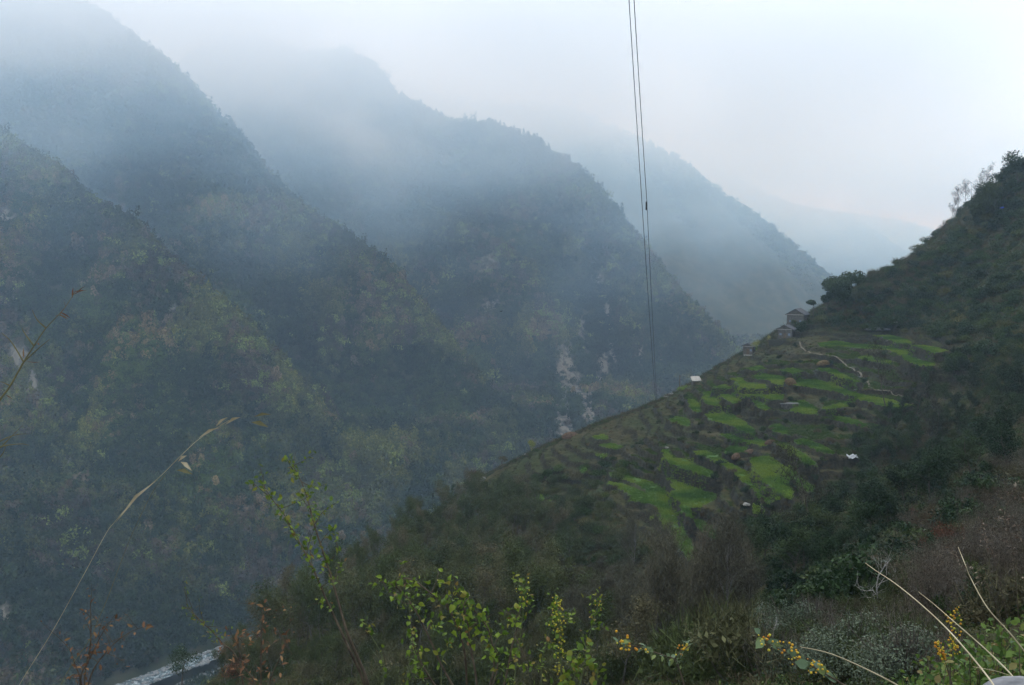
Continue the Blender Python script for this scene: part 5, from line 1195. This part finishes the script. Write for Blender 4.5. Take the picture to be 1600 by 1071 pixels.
M_brownleaf = island_mat('withered_leaf', [(0,(.07,.035,.018)),(.6,(.13,.065,.035)),(1,(.19,.11,.05))], rough=.8, transl=.2)
def smooth_path(pts, n=8):
    p = np.array(pts, float); out = []
    P_ = np.vstack([2 * p[0] - p[1], p, 2 * p[-1] - p[-2]])
    for i in range(1, len(P_) - 2):
        for k in range(n):
            t = k / n; a, b, c, d = P_[i-1], P_[i], P_[i+1], P_[i+2]
            out.append(.5 * ((2*b) + (c-a)*t + (2*a-5*b+4*c-d)*t*t + (3*b-a-3*c+d)*t**3))
    out.append(p[-1]); return np.array(out)
def W_(path): return smooth_path([at(*q) for q in path])
def taper(p, r0, r1): return path_segs(list(p), r0, r1)
class Plant:
    """collects stems and leaves of one foreground plant, all relative to its foot"""
    def __init__(s, foot): s.foot = np.array(foot, float); s.segs = []; s.lv = []; s.fl = []; s.single = []
    def stem(s, path, r0=.006, r1=.0015): p = W_(path) if not isinstance(path, np.ndarray) else path; s.segs += taper(p - s.foot, r0, r1); return p
    def side(s, p, i, L, up=.5, r=.002):
        d = rv(.6) + [0, -.1, up]; d /= np.linalg.norm(d); q = [p[i]]
        for _ in range(4): d = d + rv(.12); d /= np.linalg.norm(d); q.append(q[-1] + d * L / 4)
        q = np.array(q); s.segs += taper(q - s.foot, r, r * .4); return q
    def leaves_on(s, p, n, L, w=.5, t0=0.0, store='lv', spread=.01, out=1.0):
        t = (t0 + (1 - t0) * rng.random(n)) * (len(p) - 1.01); k = t.astype(int); c = p[k] + (p[k + 1] - p[k]) * (t - k)[:, None] + rng.normal(size=(n, 3)) * spread
        tan = p[k + 1] - p[k]; tan /= np.linalg.norm(tan, axis=1, keepdims=True) + 1e-9; d = rng.normal(size=(n, 3)) * out + tan * .5
        getattr(s, store).append((c - s.foot, d, L, w))
    def blobs_on(s, p, n, r, t0, t1, spread):
        t = (t0 + (t1 - t0) * rng.random(n)) * (len(p) - 1.01); k = t.astype(int); c = p[k] + (p[k + 1] - p[k]) * (t - k)[:, None] + rng.normal(size=(n, 3)) * spread; s.fl.append((c - s.foot, r))
    def build(s, name, label, cat, leafmat, stemmat, flmat=None, singles=False, group=None, flname='berry'):
        t = empty(name, tuple(s.foot), 0, label, cat, group); link('stem', mesh_np('stem', *tubes(s.segs, 6), stemmat), t)
        if s.lv:
            if singles:
                V0, F0 = leaf_verts(1, .85); protos = []
                for q in range(4): V0, F0 = leaf_verts(1, .55 + .09 * q, .16 + .08 * q, .15 + .12 * q); protos.append(mesh_np('leaf', V0, F0, singles))
                for c, d, L, w in s.lv:
                    R = frames(d, rng.normal(size=d.shape) * .6 + [0, 0, .7])
                    for i in range(len(c)):
                        o = link('leaf', protos[rng.integers(4)], t); sc = L * rng.uniform(.6, 1.3); M4 = Matrix(((R[i] * sc).tolist())).to_4x4(); M4.translation = Vector(c[i]); o.matrix_basis = M4
            else: link('foliage', mesh_np('foliage', *merge([leaf_cloud(*q) for q in s.lv]), leafmat), t)
        if s.fl:
            ico = np.array([(0,0,1),(.89,0,.45),(.28,.85,.45),(-.72,.53,.45),(-.72,-.53,.45),(.28,-.85,.45),(.72,.53,-.45),(-.28,.85,-.45),(-.89,0,-.45),(-.28,-.85,-.45),(.72,-.53,-.45),(0,0,-1)])
            fi_ = np.array([(0,1,2),(0,2,3),(0,3,4),(0,4,5),(0,5,1),(1,6,2),(2,7,3),(3,8,4),(4,9,5),(5,10,1),(2,6,7),(3,7,8),(4,8,9),(5,9,10),(1,10,6),(11,7,6),(11,8,7),(11,9,8),(11,10,9),(11,6,10)])
            pr = [((c[:, None] + ico[None] * (r * rng.uniform(.6, 1.3, (len(c), 1, 1)))).reshape(-1, 3), (fi_[None] + (np.arange(len(c)) * 12)[:, None, None]).reshape(-1, 3)) for c, r in s.fl]
            link(flname, mesh_np(flname, *merge(pr), flmat), t)
        return t
M_fl_single = random_mat('broad_fresh_leaf', [(0,(.04,.068,.010)),(.4,(.068,.105,.013)),(.8,(.12,.16,.018)),(.93,(.14,.13,.025)),(1,(.12,.06,.025))], rough=.35, transl=.35)
# 1 tall twiggy shoot left of centre
p1 = Plant(at(562, 1150, 3.9))
a = p1.stem([(585,1150,3.9),(575,1071,3.9),(560,1030,3.9),(543,990,3.9),(527,935,3.95),(511,881,4.0),(491,821,4.05),(483,789,4.1),(471,753,4.15),(458,735,4.2),(447,716,4.2)], .008, .0015)
b_ = p1.stem([(582,1120,3.9),(567,1062,3.9),(547,1018,3.85),(527,974,3.85),(508,933,3.85),(491,893,3.85),(471,853,3.9),(447,809,3.95),(428,784,3.95),(410,757,4.0)], .007, .0012)
for p, t0, n in ((a, .45, 75), (b_, .4, 85)):
    p1.leaves_on(p, n, .026, .6, t0, spread=.012)
    for i in range(int(len(p) * .42), len(p) - 2, 5):
        q = p1.side(p, i, rng.uniform(.08, .2), .5); p1.leaves_on(q, 9, .024, .6, .3)
q = p1.stem([(511,881,4.0),(528,860,4.0),(518,830,4.02)], .003, .001); p1.leaves_on(q, 14, .03, .6, .3)
q = p1.stem([(491,821,4.05),(505,800,4.05),(527,785,4.1)], .002, .001); p1.leaves_on(q, 10, .024, .6, .3)
q = p1.stem([(471,753,4.15),(492,762,4.1),(510,756,4.1)], .002, .001); p1.leaves_on(q, 9, .024, .6, .2)
p1.build('leafy_shoot', 'tall forked dark stemmed shoot with small leaves left of the bright shrub', 'plant', M_fl, M_stem)
# 2 bright broad leaved shrub
p2 = Plant(at(735, 1180, 3.6))
for path in ([(735,1180,3.6),(720,1100,3.6),(690,1040,3.6),(665,985,3.6),(640,940,3.6),(615,915,3.62),(588,908,3.65)],[(735,1180,3.6),(730,1080,3.6),(724,1010,3.55),(700,950,3.55),(670,925,3.55),(640,905,3.6),(608,912,3.6)],
             [(735,1180,3.6),(745,1080,3.5),(735,1010,3.5),(728,960,3.5),(716,930,3.5),(708,897,3.5)],[(735,1180,3.6),(760,1090,3.5),(772,1040,3.5),(765,990,3.5),(750,965,3.5),(730,945,3.5)],
             [(735,1180,3.6),(775,1110,3.4),(790,1060,3.4),(800,1010,3.4),(808,975,3.4),(790,955,3.42)],[(735,1180,3.6),(700,1100,3.7),(672,1060,3.7),(650,1020,3.7),(642,990,3.72)],[(735,1180,3.6),(745,1110,3.45),(770,1070,3.4),(778,1030,3.4),(768,1005,3.4)]):
    p = p2.stem(path, .006, .0013); p2.leaves_on(p, 22, .027, .85, .5, spread=.02)
    for i in range(int(len(p) * .5), len(p) - 2, 7): q = p2.side(p, i, rng.uniform(.06, .15), .4); p2.leaves_on(q, 5, .024, .85, .2, spread=.012)
for (x_c, y_c, n) in ((712,965,16),(700,950,12),(690,975,10),(740,965,14),(725,985,10),(755,1000,10),(662,930,10),(772,1005,9)):
    c = at(x_c, y_c, 3.5) + rng.normal(size=(n, 3)) * .04; p2.lv.append((c - p2.foot, rng.normal(size=(n, 3)) + [0, 0, .2], .028, .85))
p2.build('broad_leaved_shrub', 'bright yellow green broad leaved shrub in the foreground left of the flowering sprays', 'shrub', M_fl, M_stem, singles=M_fl_single)
# thin upright shoots around it
for i_, (path, n, lb) in enumerate((([(634,1130,3.9),(636,1071,3.9),(642,1000,3.9),(638,930,3.9),(636,905,3.9)], 16, 'thin upright shoot rising through the left of the broad leaved shrub'),
        ([(590,1130,3.8),(600,1040,3.8),(578,990,3.8),(572,970,3.8)], 26, 'low leafy shoot just right of the tall forked shoot'),
        ([(690,1130,3.6),(690,1040,3.6),(700,1010,3.6),(690,985,3.6)], 26, 'low leafy shoot under the broad leaved shrub'),
        ([(610,1160,3.7),(628,1090,3.7),(640,1050,3.7),(662,1020,3.7)], 24, 'low arching shoot at the bottom edge left of the broad leaved shrub'))):
    q = Plant(at(path[0][0], path[0][1] + 40, path[0][2])); p = q.stem([(path[0][0], path[0][1] + 40, path[0][2])] + path, .003, .001); q.leaves_on(p, n, .026, .6, .3, spread=.014)
    q.build('thin_shoot', lb, 'plant', M_fl, M_stemg)
# 3 sprays with yellow flowers
for path, yy, n, lb in (([(800,1160,3.6),(803,1071,3.6),(812,1000,3.6),(818,950,3.6),(820,925,3.6),(815,905,3.6)], (.55,.98), 26, 'slender upright spray right beside the broad leaved shrub'),
        ([(885,1170,3.5),(880,1090,3.5),(877,1060,3.5),(874,1010,3.5),(874,975,3.5),(870,945,3.5),(864,914,3.5)], (.3,.86), 110, 'upright spray crowded with yellow flowers in the lower middle'),
        ([(905,1160,3.7),(906,1080,3.7),(912,1040,3.7),(922,990,3.7),(932,955,3.7),(937,933,3.7)], (.8,1.0), 10, 'right leaning green spray right of the yellow flowered spray'),
        ([(840,1160,3.6),(845,1080,3.6),(848,1030,3.6),(860,980,3.6),(868,940,3.6)], (.8,.9), 6, 'thin leafy spray left of the yellow flowered spray')):
    q = Plant(at(*path[0])); p = q.stem(path, .0035, .001); q.leaves_on(p, 60, .02, .6, .15, spread=.014); q.blobs_on(p, int(n * .8), .004, *yy, .014)
    for i in range(8, len(p) - 2, 6): r_ = q.side(p, i, rng.uniform(.04, .1), .3, .0012); q.leaves_on(r_, 7, .02, .6, .2)
    q.build('flowering_spray', lb, 'plant', M_fl, M_stemg, M_yel, flname='flower')
# clump of leaves at bottom between the sprays
q = Plant(at(900, 1180, 3.4))
for path in ([(900,1180,3.4),(898,1060,3.4),(905,1020,3.4),(925,1015,3.4)],[(900,1180,3.4),(930,1080,3.4),(933,1040,3.4)],[(900,1180,3.4),(888,1080,3.4),(893,1040,3.4)]):
    p = q.stem(path, .003, .001); q.leaves_on(p, 26, .03, .75, .4, spread=.02)
q.build('leafy_shoot', 'small leafy shoot at the bottom edge right of the yellow flowered spray', 'plant', M_fl, M_stemg)
# 4 forked branch with orange berries
q = Plant(at(1085, 1160, 3.2)); t_ = [(1085,1160,3.2),(1075,1100,3.2),(1069,1071,3.2),(1061,1045,3.2)]
p = q.stem(t_ + [(1053,1030,3.2),(1036,1024,3.2),(1001,1012,3.2),(984,1008,3.2),(966,1004,3.2)], .004, .0012); q.leaves_on(p, 34, .026, .5, .45, spread=.006); q.blobs_on(p, 20, .0045, .88, 1.0, .012); q.blobs_on(p, 9, .0045, .72, .78, .009)
p = q.stem(t_ + [(1056,1028,3.18),(1063,1018,3.16),(1080,1008,3.15)], .004, .0012); q.leaves_on(p, 16, .026, .5, .5, spread=.006); q.blobs_on(p, 14, .0045, .8, 1.0, .011)
q.build('berry_branch', 'forked grey green branch tipped with orange berries at the bottom edge', 'plant', M_fl2, M_stem, M_berry)
q = Plant(at(1370, 1160, 3.0)); p = q.stem([(1370,1160,3.0),(1330,1082,3.0),(1314,1068,3.0),(1281,1048,3.0),(1258,1035,3.0),(1219,1015,3.0),(1186,999,3.0)], .004, .0012)
q.leaves_on(p, 26, .022, .5, .35, spread=.006); q.blobs_on(p, 70, .0045, .5, 1.0, .014); q.leaves_on(p, 14, .036, .8, .3, spread=.01)
q.build('berry_branch', 'arching branch lined with orange yellow berries below the silver bush', 'plant', M_fl2, M_stem, M_berry)
q = Plant(at(1490, 1160, 4.0)); p = q.stem([(1490,1160,4.0),(1485,1071,4.0),(1486,1030,4.0),(1490,990,4.0),(1492,952,4.0)], .004, .0012); q.leaves_on(p, 40, .022, .5, .4, spread=.012); q.blobs_on(p, 60, .005, .55, 1.0, .016)
p = q.stem([(1488,1071,4.0),(1475,1030,4.0),(1460,1002,4.0)], .003, .001); q.blobs_on(p, 40, .006, .5, 1.0, .012); q.leaves_on(p, 12, .022, .5, .3)
q.build('berry_branch', 'upright berried twig between the grass stalks at lower right', 'plant', M_fl, M_stem, M_berry)
# 5 green shrub, bottom right corner
q = Plant(at(1600, 1300, 5.0)); 
xs = rng.uniform(1400, 1680, 120)
for x0 in xs:
    yt = np.interp(x0, [1400,1440,1500,1560,1600,1680], [1064,1030,1000,968,960,940]) + rng.uniform(0, 75); D0 = rng.uniform(3.8, 5.6)
    path = [(1600 + (x0 - 1600) * .5, 1300, 5.0), (1600 + (x0 - 1600) * .8, 1180, (5 + D0) / 2), (x0 + rng.normal(0, 8), (yt + 1180) / 2, D0), (x0, yt, D0)]
    p = q.stem(path, .005, .0012); q.leaves_on(p, 34, .036, .7, .45, spread=.03)
q.build('green_shrub', 'dense green leafy shrub filling the bottom right corner behind the rock', 'shrub', M_fl3, M_stem)
# 6 dry grass stalks
def stalk(path, r0, r1, label, mat=None, foot=None, tuft_=None, blades=()):
    q = Plant(at(*path[0])); q.stem(path, r0, r1)
    t = empty('grass_stalk', tuple(q.foot), 0, label, 'grass stalk'); link('stalk', mesh_np('stalk', *tubes(q.segs, 6), mat or M_strawg), t)
    V, Fc = [], []
    for (x0, y0, x1, y1, D0, w) in blades:
        a = at(x0, y0, D0) - q.foot; b = at(x1, y1, D0 - .05) - q.foot; m = (a + b) / 2 + [0, 0, .25 * np.linalg.norm(b - a) * .3]; n_ = np.cross(b - a, [0, 1, 0]); n_ /= np.linalg.norm(n_); o = len(V)
        k = np.array([0, w * .4, 0]); V += [a, m + n_ * w, b, m - n_ * w, m + k]; Fc += [(o, o+4, o+1), (o+1, o+4, o+2), (o, o+3, o+4), (o+3, o+2, o+4)]
    if V: link('blade', mesh_np('blade', V, Fc, mat or M_strawg), t)
stalk([(1570,1110,2.6),(1550,1067,2.7),(1491,995,2.9),(1445,950,3.1),(1400,913,3.3),(1370,893,3.5),(1352,880,3.6)], .0032, .0012, 'longest straw stalk slanting up from the rock to the bleached bush')
stalk([(1615,1105,2.8),(1583,1058,2.9),(1540,1015,3.0),(1491,972,3.1),(1460,945,3.3),(1435,925,3.4)], .003, .0010, 'second straw stalk running close above the longest one')
stalk([(1610,1030,3.0),(1580,992,3.0),(1543,950,3.0),(1517,904,3.1),(1508,882,3.1),(1497,855,3.2)], .0028, .0010, 'curved straw stalk rising steeply near the right edge')
stalk([(1430,1090,2.8),(1402,1071,2.8),(1358,1048,2.8),(1314,1028,2.8),(1285,1018,2.8),(1250,1011,2.8)], .0032, .0010, 'low straw stalk lying almost flat at the bottom edge')
stalk([(1600,1065,2.9),(1560,1050,2.9),(1520,1042,2.9)], .0015, .0008, 'short thin straw stalk beside the rock')
stalk([(15,1110,3.2),(30,1071,3.2),(80,990,3.25),(130,900,3.3),(165,835,3.35),(180,815,3.35),(215,775,3.4),(250,745,3.4),(280,715,3.45),(310,687,3.5),(340,668,3.5),(358,657,3.5)], .0009, .0010, 'long pale grass stalk arching across the lower left', blades=((180,818,246,750,3.36,.006),(310,685,345,668,3.5,.005),(336,668,356,652,3.5,.005),(352,664,376,652,3.5,.006),(282,722,300,736,3.45,.010),(278,722,292,712,3.45,.006)))
M_gstalk = noise_mat('dark_grass_stalk', [(.3,(.07,.065,.03)),(.7,(.14,.12,.06))], 12)
stalk([(85,1110,3.3),(95,1071,3.3),(115,1035,3.3),(140,1000,3.3),(155,965,3.3),(170,930,3.3),(200,850,3.4),(225,795,3.4),(243,762,3.45),(260,740,3.45)], .0012, .0008, 'darker thin grass stalk below the long arching one', M_gstalk, blades=((392,660,420,668,3.5,.010),(396,652,424,648,3.5,.006),(275,735,302,742,3.45,.009)))
# 7 dark bamboo like twig at the left edge
q = Plant(at(-60, 760, 3.4)); p = q.stem([(-60,760,3.4),(-20,660,3.4),(0,625,3.4),(16,603,3.4),(37,566,3.4),(53,541,3.4),(72,513,3.4),(99,484,3.4),(117,457,3.4)], .005, .0008)
for a_ in ([(37,566,3.4),(18,535,3.4),(2,520,3.4)],[(72,513,3.4),(58,500,3.4),(50,484,3.4)],[(37,566,3.4),(60,545,3.4),(78,530,3.4)],[(16,603,3.4),(0,596,3.4)],[(53,541,3.4),(38,520,3.4),(34,512,3.4)]): q.stem(a_, .003, .0008)
q.leaves_on(p, 16, .04, .14, .3, spread=.004)
for a_ in ([(-40,720,3.4),(0,690,3.4),(24,680,3.4),(42,678,3.4)],[(-40,720,3.4),(-5,700,3.4),(30,694,3.4),(46,696,3.4)],[(-30,720,3.4),(0,700,3.4),(16,684,3.4),(36,664,3.4)],[(-20,730,3.4),(2,712,3.4),(10,695,3.4)]): q.stem(a_, .004, .0006)
q.build('bamboo_twig', 'thin forked dark twig with narrow leaves reaching in from the left edge', 'plant', M_brownleaf, M_gstalk)
# 8 withered plants, bottom left
def withered(foot, stems, n, label, L=.028, mat=M_brownleaf, sides=3):
    q = Plant(at(*foot))
    for path in stems:
        p = q.stem([foot] + path, .0045, .001); q.leaves_on(p, n, L, .4, .35, spread=.014)
        for i in range(int(len(p) * .4), len(p) - 2, sides): r_ = q.side(p, i, rng.uniform(.06, .2), .35, .0014); q.leaves_on(r_, 4, L * .8, .4, .2)
    q.build('withered_plant', label, 'plant', mat, M_stem)
withered((135,1180,3.6), [[(132,1066,3.6),(141,1009,3.6),(142,970,3.6),(141,943,3.6)],[(125,1071,3.6),(140,1030,3.6),(160,990,3.6),(180,960,3.6)],[(138,1071,3.6),(165,1020,3.6),(200,990,3.6),(230,978,3.6)],[(128,1075,3.6),(118,1040,3.6),(108,1010,3.6)]], 9, 'withered brown plant at the bottom left below the grass stalks')
withered((410,1180,3.8), [[(408,1071,3.8),(408,1010,3.8),(410,960,3.8),(406,940,3.8)],[(420,1071,3.8),(445,1010,3.8),(432,985,3.8)],[(400,1075,3.8),(380,1040,3.8),(372,1000,3.8),(390,985,3.8)],[(400,1080,3.8),(370,1050,3.8),(362,1030,3.8)]], 12, 'rust brown withered plant left of the tall forked shoot')
withered((395,1180,3.9), [[(374,1040,3.9),(347,1005,3.9),(330,985,3.9),(317,974,3.9),(302,958,3.9),(290,943,3.9)]], 30, 'thin green twig leaning left above the river', .022, M_fl)
withered((1600,1100,9), [[(1585,880,9),(1572,800,9),(1590,750,9)],[(1600,860,9),(1560,790,9)],[(1560,900,9),(1540,840,9),(1530,800,9)],[(1610,850,9),(1602,770,9)],[(1550,930,9),(1500,880,9),(1480,850,9)]], 26, 'tall dry reddish shrub at the right edge above the green shrub', .04, M_dryleaf := island_mat('dry_shrub_leaf', [(0,(.06,.04,.03)),(.6,(.11,.075,.055)),(1,(.20,.16,.12))], rough=.8), 4)
# 9 rock at the bottom right corner
q = at(1622, 1112, 2.7)
import bmesh
bm = bmesh.new(); bmesh.ops.create_icosphere(bm, subdivisions=5, radius=1)
for v in bm.verts:
    k = 1 + .12 * mnoise.noise(v.co * 1.3) + .03 * mnoise.noise(v.co * 6) + .012 * mnoise.noise(v.co * 17); v.co = Vector((v.co.x * .17 * k, v.co.y * .16 * k, v.co.z * .085 * k))
me = bpy.data.meshes.new('rock'); bm.to_mesh(me); bm.free()
M_rock = noise_mat('corner_rock', [(.3,(.08,.078,.08)),(.5,(.125,.12,.12)),(.7,(.19,.18,.18))], 14, bump=.9, bscale=60); me.materials.append(M_rock); me.polygons.foreach_set('use_smooth', np.ones(len(me.polygons), bool))
o = link('rock', me, loc=tuple(q)); o['label'] = 'smooth grey rock poking into the bottom right corner'; o['category'] = 'rock'
